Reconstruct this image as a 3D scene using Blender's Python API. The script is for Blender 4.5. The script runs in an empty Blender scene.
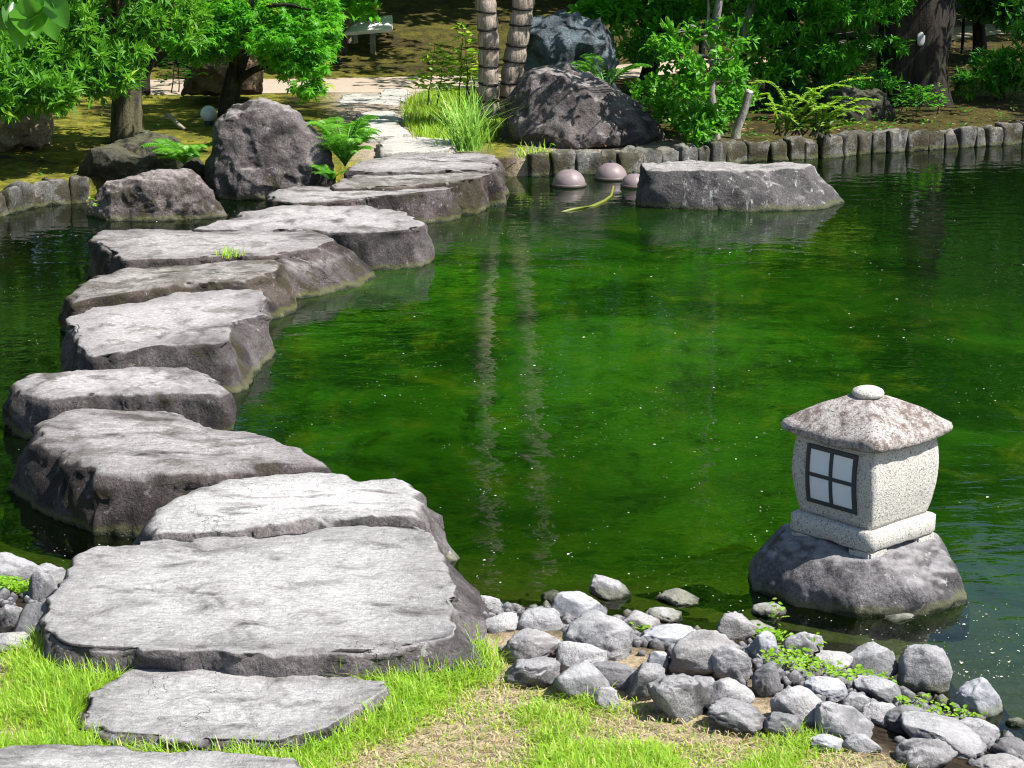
import bpy, bmesh, math, random
import numpy as np
from mathutils import Vector, Matrix, noise as mnoise

random.seed(7)
rng = np.random.default_rng(7)
scene = bpy.context.scene
COL = scene.collection

# ------------------------------------------------------------------ camera
F = 2200.0
PITCH = math.radians(14.0)
EYE = Vector((0.0, 0.0, 2.1))
cam_d = bpy.data.cameras.new("camera")
cam_d.sensor_width = 36.0
cam_d.lens = F / 1024.0 * 36.0
cam_d.clip_start = 0.05
cam_d.clip_end = 600.0
cam = bpy.data.objects.new("camera", cam_d)
cam.location = EYE
cam.rotation_euler = (math.radians(90) - PITCH, 0, 0)
COL.objects.link(cam)
scene.camera = cam
SP, CP = math.sin(PITCH), math.cos(PITCH)


def ray(px, py):
    u = (px - 512.0) / F
    v = (384.0 - py) / F
    return Vector((u, CP + v * SP, -SP + v * CP))


def at_z(px, py, z):
    d = ray(px, py)
    t = (z - EYE.z) / d.z
    return EYE + d * t


def at_y(px, py, y):
    d = ray(px, py)
    return EYE + d * (y / d.y)


GS = 0.62          # size of the far-bank plants relative to the first sketch


def YM(Y):
    dp = math.atan2(1.73, Y)
    t = math.tan(dp - math.radians(20.8)) * 1098.0
    return 1.97 / math.tan(PITCH + math.atan(t / F))


def depth(p):
    return (p.y) * CP - (p.z - EYE.z) * SP


# ------------------------------------------------------------------ object helpers
def tag(o, label=None, cat=None, group=None, kind=None):
    if label:
        o["label"] = label
    if cat:
        o["category"] = cat
    if group:
        o["group"] = group
    if kind:
        o["kind"] = kind
    return o


def empty(name, loc, label, cat, group=None):
    o = bpy.data.objects.new(name, None)
    o.location = loc
    o.empty_display_size = 0.1
    COL.objects.link(o)
    return tag(o, label, cat, group)


def mesh_np(name, V, Fc, mat, parent=None, loc=(0, 0, 0), smooth=True, rnd=None):
    """V (n,3) world coordinates, Fc list of arrays (faces of equal size each)."""
    V = np.asarray(V, dtype=np.float64) - np.asarray(loc, dtype=np.float64)
    me = bpy.data.meshes.new(name)
    if not isinstance(Fc, list):
        Fc = [Fc]
    Fc = [np.asarray(f, dtype=np.int32) for f in Fc if len(f)]
    me.vertices.add(len(V))
    me.vertices.foreach_set("co", V.astype(np.float32).ravel())
    idx = np.concatenate([f.ravel() for f in Fc])
    tot = np.concatenate([np.full(len(f), f.shape[1], dtype=np.int32) for f in Fc])
    st = np.concatenate([[0], np.cumsum(tot)[:-1]]).astype(np.int32)
    me.loops.add(len(idx))
    me.loops.foreach_set("vertex_index", idx)
    me.polygons.add(len(tot))
    me.polygons.foreach_set("loop_start", st)
    me.polygons.foreach_set("loop_total", tot)
    me.polygons.foreach_set("use_smooth", np.full(len(tot), smooth))
    if rnd is not None:
        a = me.attributes.new("rnd", "FLOAT", "POINT")
        a.data.foreach_set("value", np.asarray(rnd, dtype=np.float32))
    me.update()
    me.validate()
    if mat:
        me.materials.append(mat)
    o = bpy.data.objects.new(name, me)
    COL.objects.link(o)
    if parent:
        o.parent = parent
        pl = Vector(parent.location)
        o.location = Vector(loc) - pl
    else:
        o.location = loc
    return o


def mesh_bm(name, bm, mat, parent=None, loc=(0, 0, 0), smooth=False):
    bm.verts.ensure_lookup_table()
    for v in bm.verts:
        v.co -= Vector(loc)
    me = bpy.data.meshes.new(name)
    bm.to_mesh(me)
    bm.free()
    for p in me.polygons:
        p.use_smooth = smooth
    if mat:
        me.materials.append(mat)
    o = bpy.data.objects.new(name, me)
    COL.objects.link(o)
    if parent:
        o.parent = parent
        o.location = Vector(loc) - Vector(parent.location)
    else:
        o.location = loc
    return o


def fbm(p, oct=4):
    return mnoise.fractal(p, 1.0, 2.0, oct)


def sstep(a, b, x):
    t = np.clip((x - a) / (b - a), 0, 1)
    return t * t * (3 - 2 * t)


# ------------------------------------------------------------------ materials
def new_mat(name):
    m = bpy.data.materials.new(name)
    m.use_nodes = True
    nt = m.node_tree
    for n in list(nt.nodes):
        nt.nodes.remove(n)
    out = nt.nodes.new("ShaderNodeOutputMaterial")
    return m, nt, out


class NB:
    def __init__(s, nt):
        s.nt = nt

    def n(s, t, **kw):
        x = s.nt.nodes.new(t)
        for k, v in kw.items():
            setattr(x, k, v)
        return x

    def link(s, a, b):
        s.nt.links.new(a, b)

    def setin(s, node, key, val):
        if hasattr(val, "is_output"):
            s.link(val, node.inputs[key])
        else:
            node.inputs[key].default_value = val

    def pos(s):
        return s.n("ShaderNodeNewGeometry").outputs["Position"]

    def mapv(s, vec, scale=(1, 1, 1), rot=(0, 0, 0)):
        m = s.n("ShaderNodeMapping")
        s.link(vec, m.inputs["Vector"])
        m.inputs["Scale"].default_value = scale
        m.inputs["Rotation"].default_value = rot
        return m.outputs[0]

    def noise(s, vec, scale, detail=4, rough=0.55, dist=0.0):
        x = s.n("ShaderNodeTexNoise")
        s.link(vec, x.inputs["Vector"])
        x.inputs["Scale"].default_value = scale
        x.inputs["Detail"].default_value = detail
        x.inputs["Roughness"].default_value = rough
        x.inputs["Distortion"].default_value = dist
        return x.outputs["Fac"]

    def voro(s, vec, scale, feature="F1"):
        x = s.n("ShaderNodeTexVoronoi", feature=feature)
        s.link(vec, x.inputs["Vector"])
        x.inputs["Scale"].default_value = scale
        return x.outputs["Distance"]

    def ramp(s, fac, a, b, smooth=True):
        m = s.n("ShaderNodeMapRange", clamp=True)
        m.interpolation_type = "SMOOTHSTEP" if smooth else "LINEAR"
        s.setin(m, "Value", fac)
        m.inputs["From Min"].default_value = a
        m.inputs["From Max"].default_value = b
        return m.outputs[0]

    def mix(s, fac, a, b, mode="MIX"):
        m = s.n("ShaderNodeMix", data_type="RGBA", blend_type=mode)
        s.setin(m, 0, fac)
        for k, v in ((6, a), (7, b)):
            if isinstance(v, tuple):
                v = v if len(v) == 4 else (*v, 1)
            s.setin(m, k, v)
        return m.outputs[2]

    def math(s, op, a, b=0.0):
        m = s.n("ShaderNodeMath", operation=op)
        s.setin(m, 0, a)
        s.setin(m, 1, b)
        return m.outputs[0]

    def bump(s, h, strength, dist, normal=None):
        b = s.n("ShaderNodeBump")
        b.inputs["Strength"].default_value = strength
        b.inputs["Distance"].default_value = dist
        s.link(h, b.inputs["Height"])
        if normal is not None:
            s.link(normal, b.inputs["Normal"])
        return b.outputs[0]

    def principled(s, col, rough=0.8, normal=None, spec=0.3):
        p = s.n("ShaderNodeBsdfPrincipled")
        s.setin(p, "Base Color", col if not isinstance(col, tuple) else (*col, 1))
        s.setin(p, "Roughness", rough)
        p.inputs["Specular IOR Level"].default_value = spec
        if normal is not None:
            s.link(normal, p.inputs["Normal"])
        return p.outputs[0]


def rock_mat(name, dark, light, top=None, wet=True, moss=0.0, streak=0.0, fleck=0.5, bump=1.0, lichen=0.35, scale=1.0, wear=False, stretch=2.2, patch=3.2, grain=0.55):
    m, nt, out = new_mat(name)
    b = NB(nt)
    P = b.pos()
    geo = b.n("ShaderNodeNewGeometry")
    sep = b.n("ShaderNodeSeparateXYZ")
    b.link(geo.outputs["Normal"], sep.inputs[0])
    sp = b.n("ShaderNodeSeparateXYZ")
    b.link(P, sp.inputs[0])
    n1 = b.noise(P, 4.5 * scale, 8, 0.62, 0.4)
    col = b.mix(b.ramp(n1, 0.34, 0.66), dark, light)
    # grain of the stone
    gr = b.noise(P, 95 * scale, 5, 0.8)
    col = b.mix(b.ramp(gr, 0.35, 0.65), col, b.mix(grain, col, (0.0, 0.0, 0.0)), "MIX")
    # trodden / weathered pale crust on the upper faces, in patches
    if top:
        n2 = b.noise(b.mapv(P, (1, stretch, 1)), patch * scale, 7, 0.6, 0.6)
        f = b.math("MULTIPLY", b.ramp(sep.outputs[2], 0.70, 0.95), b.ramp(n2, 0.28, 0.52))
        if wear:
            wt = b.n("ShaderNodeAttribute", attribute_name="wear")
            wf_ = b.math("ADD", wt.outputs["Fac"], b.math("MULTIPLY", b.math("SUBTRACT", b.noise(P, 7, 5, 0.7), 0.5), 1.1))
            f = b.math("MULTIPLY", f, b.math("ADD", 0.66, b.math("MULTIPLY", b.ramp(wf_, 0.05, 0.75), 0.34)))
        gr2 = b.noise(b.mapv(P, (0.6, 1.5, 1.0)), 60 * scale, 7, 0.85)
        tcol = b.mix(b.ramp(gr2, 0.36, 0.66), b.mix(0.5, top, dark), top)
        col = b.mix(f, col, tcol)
    # lichen flecks
    if lichen:
        vn = b.noise(P, 26 * scale, 4, 0.7)
        vl = b.noise(P, 5 * scale, 3, 0.5)
        f = b.math("MULTIPLY", b.ramp(vn, 0.58, 0.68), b.ramp(vl, 0.45, 0.6))
        col = b.mix(b.math("MULTIPLY", f, lichen), col, (0.55, 0.54, 0.52))
    # thin dark cracks
    wv = b.n("ShaderNodeTexVoronoi", feature="DISTANCE_TO_EDGE")
    dv = b.n("ShaderNodeVectorMath", operation="ADD")
    ns = b.n("ShaderNodeTexNoise")
    b.link(P, ns.inputs["Vector"])
    ns.inputs["Scale"].default_value = 5.0
    ns.inputs["Detail"].default_value = 5
    b.link(b.mapv(P, (1.0, 1.7, 1.3), (0.2, 0.3, 0.35)), dv.inputs[0])
    b.link(ns.outputs["Color"], dv.inputs[1])
    b.link(dv.outputs[0], wv.inputs["Vector"])
    wv.inputs["Scale"].default_value = 2.4 * scale
    crk = b.ramp(wv.outputs["Distance"], 0.0, 0.007)
    ck2 = b.ramp(b.noise(P, 2.1, 2), 0.58, 0.66)
    crack = b.math("MULTIPLY", b.math("SUBTRACT", 1.0, crk), ck2)
    col = b.mix(b.math("MULTIPLY", crack, 0.5), col, (0.02, 0.018, 0.016))
    if streak:
        sv = b.noise(b.mapv(P, (9, 9, 1.2)), 2.0, 5, 0.7)
        col = b.mix(b.math("MULTIPLY", b.ramp(sv, 0.58, 0.7), streak), col, (0.5, 0.52, 0.5))
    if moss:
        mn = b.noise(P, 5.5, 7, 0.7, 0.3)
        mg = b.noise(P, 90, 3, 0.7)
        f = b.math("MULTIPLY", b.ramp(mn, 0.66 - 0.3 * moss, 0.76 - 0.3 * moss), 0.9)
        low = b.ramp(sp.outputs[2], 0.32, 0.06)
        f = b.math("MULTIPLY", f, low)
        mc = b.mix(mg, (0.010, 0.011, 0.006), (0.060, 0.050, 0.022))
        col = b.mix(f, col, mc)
    rough = 0.85
    if wet:
        zz = b.math("ADD", sp.outputs[2], b.math("MULTIPLY", b.math("SUBTRACT", b.noise(P, 9, 4), 0.5), 0.07))
        green_fac = b.math("MULTIPLY", b.ramp(zz, 0.036, 0.018), 0.5)
        col = b.mix(green_fac, col, (0.10, 0.11, 0.035))
        w = b.ramp(zz, 0.016, 0.0)
        col = b.mix(w, col, (0.018, 0.022, 0.012))
        rough = b.math("SUBTRACT", 0.85, b.math("MULTIPLY", w, 0.6))
    h = b.math("ADD", b.math("MULTIPLY", b.noise(P, 16 * scale, 8, 0.7), 1.0), b.math("MULTIPLY", b.noise(P, 60 * scale, 5, 0.75), 0.5))
    h = b.math("SUBTRACT", h, b.math("MULTIPLY", crack, 0.6))
    nrm = b.bump(h, 0.9 * bump, 0.02)
    b.link(b.principled(col, rough, nrm, 0.25), out.inputs[0])
    return m


def leaf_mat(name, c1, c2, c3=None, trans=0.45, rough=0.45, spec=0.35, yellow=None):
    m, nt, out = new_mat(name)
    b = NB(nt)
    at = b.n("ShaderNodeAttribute", attribute_name="rnd")
    col = b.mix(b.ramp(at.outputs["Fac"], 0.0, 1.0, False), c1, c2)
    if c3:
        col = b.mix(b.ramp(at.outputs["Fac"], 0.86, 0.97), col, c3)
    pr = b.principled(col, rough, None, spec)
    tr = b.n("ShaderNodeBsdfTranslucent")
    tc = b.mix(0.5, col, tuple(min(1.0, x * 2.2) for x in c2), "MIX")
    b.link(tc, tr.inputs[0])
    mx = b.n("ShaderNodeMixShader")
    mx.inputs[0].default_value = trans
    b.link(pr, mx.inputs[1])
    b.link(tr.outputs[0], mx.inputs[2])
    b.link(mx.outputs[0], out.inputs[0])
    return m


def bark_mat(name, c1, c2, stretch=(14, 14, 2.0), bump=0.8, lich=0.0):
    m, nt, out = new_mat(name)
    b = NB(nt)
    P = b.pos()
    n1 = b.noise(b.mapv(P, stretch), 1.6, 7, 0.7, 0.6)
    col = b.mix(b.ramp(n1, 0.35, 0.65), c1, c2)
    if lich:
        n2 = b.noise(P, 6, 5, 0.7)
        col = b.mix(b.math("MULTIPLY", b.ramp(n2, 0.55, 0.68), lich), col, (0.09, 0.11, 0.05))
    h = b.math("ADD", n1, b.math("MULTIPLY", b.noise(P, 55, 4, 0.7), 0.4))
    b.link(b.principled(col, 0.9, b.bump(h, bump, 0.02), 0.2), out.inputs[0])
    return m


def plain_mat(name, c, rough=0.6, spec=0.4, nscale=30, var=0.25, bump=0.2):
    m, nt, out = new_mat(name)
    b = NB(nt)
    P = b.pos()
    n1 = b.noise(P, nscale, 5, 0.7)
    col = b.mix(n1, tuple(x * (1 - var) for x in c), tuple(min(1, x * (1 + var)) for x in c))
    b.link(b.principled(col, rough, b.bump(n1, bump, 0.004), spec), out.inputs[0])
    return m


M_step = rock_mat("stepping_stone_rock", (0.030, 0.0245, 0.024), (0.125, 0.105, 0.105), top=(0.45, 0.428, 0.43), moss=0.5, wear=True)  # sides of the steps: brown stone and moss, deepened with painted shade
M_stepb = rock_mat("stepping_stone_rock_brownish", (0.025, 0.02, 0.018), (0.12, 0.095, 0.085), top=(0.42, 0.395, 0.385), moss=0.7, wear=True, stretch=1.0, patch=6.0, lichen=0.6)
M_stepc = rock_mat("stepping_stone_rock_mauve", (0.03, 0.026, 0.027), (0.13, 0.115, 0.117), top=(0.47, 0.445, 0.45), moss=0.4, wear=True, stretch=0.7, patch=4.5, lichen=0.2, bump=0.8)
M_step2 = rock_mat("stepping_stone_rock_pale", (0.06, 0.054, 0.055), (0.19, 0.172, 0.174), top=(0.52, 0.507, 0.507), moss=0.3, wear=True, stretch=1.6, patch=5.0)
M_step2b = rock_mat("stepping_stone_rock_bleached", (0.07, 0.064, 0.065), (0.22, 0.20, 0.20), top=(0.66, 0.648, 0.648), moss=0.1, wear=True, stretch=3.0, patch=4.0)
M_step3 = rock_mat("lawn_stone_rock", (0.08, 0.073, 0.074), (0.22, 0.20, 0.20), top=(0.48, 0.47, 0.47), wet=False, moss=0.0, wear=True, stretch=1.4, patch=6.0)
M_bould = rock_mat("boulder_rock", (0.06, 0.052, 0.053), (0.21, 0.185, 0.185), top=(0.34, 0.31, 0.305), moss=0.35, lichen=0.5, bump=1.3)
M_boulR = rock_mat("boulder_rock_reddish", (0.08, 0.066, 0.066), (0.25, 0.212, 0.208), top=(0.34, 0.30, 0.295), moss=0.45, lichen=0.5, bump=1.3)
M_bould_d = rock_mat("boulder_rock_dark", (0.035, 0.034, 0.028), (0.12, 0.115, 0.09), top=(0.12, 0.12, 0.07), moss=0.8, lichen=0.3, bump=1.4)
M_blue = rock_mat("boulder_rock_blue", (0.035, 0.042, 0.05), (0.20, 0.25, 0.29), wet=False, lichen=0.2, bump=1.5)
M_isle = rock_mat("island_rock", (0.055, 0.052, 0.055), (0.14, 0.13, 0.132), top=(0.42, 0.40, 0.39), streak=0.7, moss=0.2, bump=1.3)
M_lrock = rock_mat("lantern_rock", (0.065, 0.061, 0.065), (0.18, 0.17, 0.177), top=(0.28, 0.27, 0.282), moss=0.1, lichen=0.3, bump=0.7)
M_brown = rock_mat("brown_rock", (0.08, 0.05, 0.03), (0.22, 0.15, 0.09), wet=False, moss=0.0, lichen=0.2)
M_tan = rock_mat("tan_rock", (0.18, 0.14, 0.09), (0.36, 0.29, 0.2), wet=False, moss=0.0, lichen=0.2)
M_stake = rock_mat("edging_rock", (0.045, 0.045, 0.042), (0.20, 0.195, 0.182), top=(0.22, 0.21, 0.185), streak=0.3, moss=0.7, lichen=0.4)
M_pathst = rock_mat("path_stone_rock", (0.24, 0.22, 0.2), (0.42, 0.40, 0.37), top=(0.52, 0.50, 0.47), wet=False)
PEB = {
    "p": rock_mat("cobble_pale", (0.272, 0.264, 0.272), (0.480, 0.472, 0.480), top=(0.528, 0.520, 0.520), lichen=0.2, bump=1.0, scale=1.2, grain=0.3),
    "g": rock_mat("cobble_grey", (0.176, 0.176, 0.186), (0.368, 0.364, 0.380), top=(0.464, 0.460, 0.472), lichen=0.25, bump=1.0, scale=1.2, grain=0.3),
    "d": rock_mat("cobble_dark", (0.072, 0.072, 0.080), (0.200, 0.196, 0.204), top=(0.264, 0.264, 0.272), lichen=0.4, bump=0.8, scale=1.2, grain=0.3),
    "b": rock_mat("cobble_brown", (0.165, 0.155, 0.155), (0.32, 0.308, 0.308), top=(0.42, 0.408, 0.41), lichen=0.2, bump=0.9, scale=1.2, grain=0.3),
    "u": rock_mat("cobble_blue", (0.152, 0.160, 0.180), (0.320, 0.328, 0.356), top=(0.432, 0.440, 0.456), lichen=0.15, bump=0.5, scale=1.2, grain=0.3),
    "s": rock_mat("cobble_speckled", (0.080, 0.080, 0.084), (0.384, 0.376, 0.384), top=(0.480, 0.472, 0.480), lichen=0.5, bump=1.0, scale=2.4, grain=0.4),
}

# ------------------------------------------------------------------ terrain
pond_px = [(1120, 775), (1024, 738), (965, 704), (900, 672), (850, 652), (800, 640), (740, 630), (680, 620), (620, 612), (560, 606),
           (500, 600), (420, 596), (250, 592), (120, 590), (60, 582), (0, 572), (-160, 570)]
pond = [(at_z(x, y, 0).x, at_z(x, y, 0).y) for x, y in pond_px]
pond += [(-3.4, 6.4), (-4.2, 8.0), (-4.4, 11.0)]
left_px = [(-70, 231), (0, 214), (27, 206), (46, 203), (66, 201), (90, 194), (150, 188), (215, 188), (300, 186), (380, 178), (450, 173), (512, 176)]
pond += [(at_z(x, y, 0).x, at_z(x, y, 0).y) for x, y in left_px]
bank_px = [(520, 176), (575, 174), (616, 173), (660, 168), (724, 162), (790, 158.5), (830, 156.5), (859, 153), (900, 150.5), (940, 148), (985, 145), (1024, 142), (1090, 138)]
pond += [(at_z(x, y, 0).x, at_z(x, y, 0).y) for x, y in bank_px]
pond += [(5.6, 15.0), (6.4, 11), (5.6, 8), (4.0, 6.0), (2.4, 4.9)]
POND = np.array(pond)


def pond_sd(X, Y):
    """positive outside the pond"""
    X = np.asarray(X, float)
    Y = np.asarray(Y, float)
    d2 = np.full(X.shape, 1e9)
    ins = np.zeros(X.shape, bool)
    n = len(POND)
    for i in range(n):
        ax, ay = POND[i]
        bx, by = POND[(i + 1) % n]
        ex, ey = bx - ax, by - ay
        t = np.clip(((X - ax) * ex + (Y - ay) * ey) / (ex * ex + ey * ey), 0, 1)
        dx, dy = X - ax - t * ex, Y - ay - t * ey
        d2 = np.minimum(d2, dx * dx + dy * dy)
        c = (ay > Y) != (by > Y)
        with np.errstate(divide="ignore", invalid="ignore"):
            xi = ax + (Y - ay) * ex / (ey if abs(ey) > 1e-9 else 1e-9)
        ins ^= c & (X < xi)
    d = np.sqrt(d2)
    return np.where(ins, -d, d)


PATHX = np.array([-60, -8, -3, -1.0, 0.3, 1.6, 3.6, 6.0, 60.0])
PATHY = np.array([18.2, 17.9, 17.6, 17.8, 18.2, 19.4, 21.7, 24.0, 41.0])
BRX = [-0.58, -0.72, -0.90, -1.0]
BRY = [13.8, 14.9, 16.1, 17.2]


def path_y(X):
    return np.interp(X, PATHX, PATHY)


def hgt(X, Y):
    X = np.asarray(X, float)
    Y = np.asarray(Y, float)
    sd = pond_sd(X, Y)
    near = sstep(9.5, 8.0, Y)
    # land
    zn = np.minimum(0.14, -0.012 + 0.26 * np.clip(sd, 0, 9))
    zf = 0.11 + 0.04 * sstep(0.2, 2.5, sd)
    hill = 0.17 * np.clip(Y - path_y(X) - 0.75, 0, 14)
    hill = hill + 0.02 * np.clip(Y - 40, 0, 60)
    land = near * zn + (1 - near) * (zf + hill)
    # bed
    bn = -0.02 - 0.16 * np.clip(-sd, 0, 2.8)
    bf = -0.30 - 0.12 * np.clip(-sd, 0, 2.0)
    bed = near * np.maximum(bn, -0.5) + (1 - near) * np.maximum(bf, -0.55)
    wall = sstep(-0.09, 0.0, sd) * (1 - near) + (sd > 0) * near
    return bed * (1 - wall) + land * wall


def h1(x, y):
    return float(hgt(np.array([x]), np.array([y]))[0])


def axis(lo, hi, step, far_lo, far_hi, g=1.22):
    a = list(np.arange(lo, hi + 1e-6, step))
    s, x = step, hi
    while x < far_hi:
        s *= g
        x += s
        a.append(x)
    s, x = step, lo
    b = []
    while x > far_lo:
        s *= g
        x -= s
        b.append(x)
    return np.array(b[::-1] + a)


def mud(nt_b):
    pass


def ground_material():
    m, nt, out = new_mat("bank_ground")
    b = NB(nt)
    P = b.pos()
    at = b.n("ShaderNodeAttribute", attribute_name="zone")
    sc = b.n("ShaderNodeSeparateColor")
    b.link(at.outputs["Color"], sc.inputs[0])
    n1 = b.noise(P, 2.2, 7, 0.65)
    n2 = b.noise(P, 30, 6, 0.75)
    n3 = b.noise(P, 8, 6, 0.7)
    soil = b.mix(b.ramp(n2, 0.35, 0.65), (0.012, 0.008, 0.005), (0.05, 0.034, 0.02))
    mossc = b.mix(b.ramp(n3, 0.35, 0.65), (0.085, 0.10, 0.012), (0.26, 0.235, 0.03))
    mf = b.math("MULTIPLY", b.ramp(n1, 0.32, 0.54), sc.outputs[1])
    col = b.mix(mf, soil, mossc)
    straw = b.mix(b.ramp(n2, 0.35, 0.65), (0.24, 0.185, 0.11), (0.50, 0.41, 0.28))
    col = b.mix(sc.outputs[0], col, straw)
    sand = b.mix(b.ramp(n2, 0.3, 0.7), (0.30, 0.235, 0.18), (0.46, 0.38, 0.31))
    col = b.mix(sc.outputs[2], col, sand)
    h = b.math("ADD", n2, b.math("MULTIPLY", n3, 1.5))
    b.link(b.principled(col, 0.95, b.bump(h, 0.9, 0.03), 0.15), out.inputs[0])
    return m


def bed_material():
    m, nt, out = new_mat("pond_bed_algae")
    b = NB(nt)
    P = b.pos()
    n1 = b.noise(P, 1.3, 6, 0.6, 0.8)
    n2 = b.noise(P, 7, 7, 0.7, 0.5)
    n3 = b.noise(P, 30, 4, 0.7)
    col = b.mix(b.ramp(n1, 0.36, 0.62), (0.012, 0.075, 0.006), (0.075, 0.17, 0.008))
    col = b.mix(b.math("MULTIPLY", b.ramp(n2, 0.44, 0.66), 0.75), col, (0.16, 0.22, 0.02))
    col = b.mix(b.math("MULTIPLY", b.ramp(n2, 0.48, 0.34), 0.8), col, (0.006, 0.03, 0.003))
    col = b.mix(b.math("MULTIPLY", n3, 0.5), col, (0.02, 0.07, 0.006))
    # brown mud in the shallows along the near shore
    sp = b.n("ShaderNodeSeparateXYZ")
    b.link(P, sp.inputs[0])
    sh = b.ramp(b.math("ADD", sp.outputs[2], b.math("MULTIPLY", n2, 0.12)), -0.18, 0.02)
    col = b.mix(sh, col, b.mix(n3, (0.03, 0.028, 0.012), (0.14, 0.13, 0.055)))
    b.link(b.principled(col, 0.9, b.bump(b.math("ADD", n2, n3), 0.8, 0.03), 0.1), out.inputs[0])
    return m


gx = axis(-4.6, 4.8, 0.05, -140, 140)
gy = np.concatenate([axis(3.8, 16.5, 0.05, -4, 16.55)[:-1], np.arange(16.6, 27, 0.14), axis(27.2, 28, 0.2, 27.1, 240)[1:]])
gy = np.unique(np.round(gy, 4))
GX, GY = np.meshgrid(gx, gy)
GZ = hgt(GX, GY)
SD = pond_sd(GX, GY)
PD = np.abs(GY - path_y(GX))
# soft lumps
for i in range(GX.shape[0]):
    for j in range(GX.shape[1]):
        x, y = GX[i, j], GY[i, j]
        if -12 < x < 14 and y < 32:
            n = mnoise.fractal(Vector((x * 1.3, y * 1.3, 0.3)), 1.0, 2.0, 4)
            s = SD[i, j]
            if s < 0:
                a = 0.05 if s < -0.3 else 0.012
            else:
                a = 0.010 if y < 8 else (0.025 if PD[i, j] > 1.0 else 0.003)
                if s < 0.15 and y > 8:
                    a = 0.01
            GZ[i, j] += n * a
ny, nx = GX.shape
V = np.stack([GX, GY, GZ], -1).reshape(-1, 3)
ii, jj = np.meshgrid(np.arange(ny - 1), np.arange(nx - 1), indexing="ij")
q = np.stack([ii * nx + jj, ii * nx + jj + 1, (ii + 1) * nx + jj + 1, (ii + 1) * nx + jj], -1).reshape(-1, 4)
inside = (SD < -0.10).reshape(-1)
fb = inside[q].all(axis=1)


def sub_mesh(name, faces, mat):
    u, inv = np.unique(faces, return_inverse=True)
    o = mesh_np(name, V[u], inv.reshape(-1, 4), mat)
    return o, u


M_ground = ground_material()
ground, gu = sub_mesh("ground", q[~fb], M_ground)
tag(ground, kind="structure")
bed, _ = sub_mesh("pond_bed", q[fb], bed_material())
tag(bed, kind="structure")
Xf, Yf, Sf = V[gu, 0], V[gu, 1], SD.reshape(-1)[gu]
Zo = np.zeros((len(gu), 4), np.float32)
Zo[:, 3] = 1
Zo[:, 0] = sstep(7.5, 6.5, Yf) * sstep(0.50, 0.68, Sf)         # straw of the near lawn
leftness = sstep(0.8, -0.3, Xf) * (1 - 0.88 * sstep(18.0, 18.9, Yf))
Zo[:, 1] = np.clip((0.25 + 0.75 * leftness) * sstep(8, 10, Yf), 0, 1)
edge = sstep(0.7, 0.25, Sf) * sstep(-0.1, 0.15, Xf) * sstep(1.6, 0.9, Xf) * sstep(11, 12, Yf)
branch = sstep(0.55, 0.25, np.abs(Xf - np.interp(Yf, BRY, BRX))) * sstep(13.6, 13.9, Yf) * sstep(18.0, 17.2, Yf)
Zo[:, 2] = np.clip(edge * 0.8 + branch, 0, 1)
ca = ground.data.color_attributes.new("zone", "FLOAT_COLOR", "POINT")
ca.data.foreach_set("color", Zo.ravel())

# path: a sandy sheet a few millimetres over the ground
px_ = np.concatenate([np.arange(-40, -6, 1.0), np.arange(-6, 8, 0.15), np.arange(8, 45, 1.0)])
rows = []
for x in px_:
    y0 = float(path_y(x))
    for k in range(9):
        w = 0.62 + 0.12 * mnoise.noise(Vector((x * 0.8, k, 1)))
        y = y0 + (k / 8 - 0.5) * 2 * w
        rows.append((x, y, h1(x, y) + (0.010 if 0 < k < 8 else -0.02)))
rows = np.array(rows)
n = len(px_)
ii, jj = np.meshgrid(np.arange(n - 1), np.arange(8), indexing="ij")
qq = np.stack([ii * 9 + jj, (ii + 1) * 9 + jj, (ii + 1) * 9 + jj + 1, ii * 9 + jj + 1], -1).reshape(-1, 4)
M_sand = plain_mat("path_sand", (0.36, 0.29, 0.235), 0.95, 0.1, 22, 0.22, 0.6)
tag(mesh_np("path", rows, qq, M_sand), kind="structure")

# ------------------------------------------------------------------ water


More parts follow.
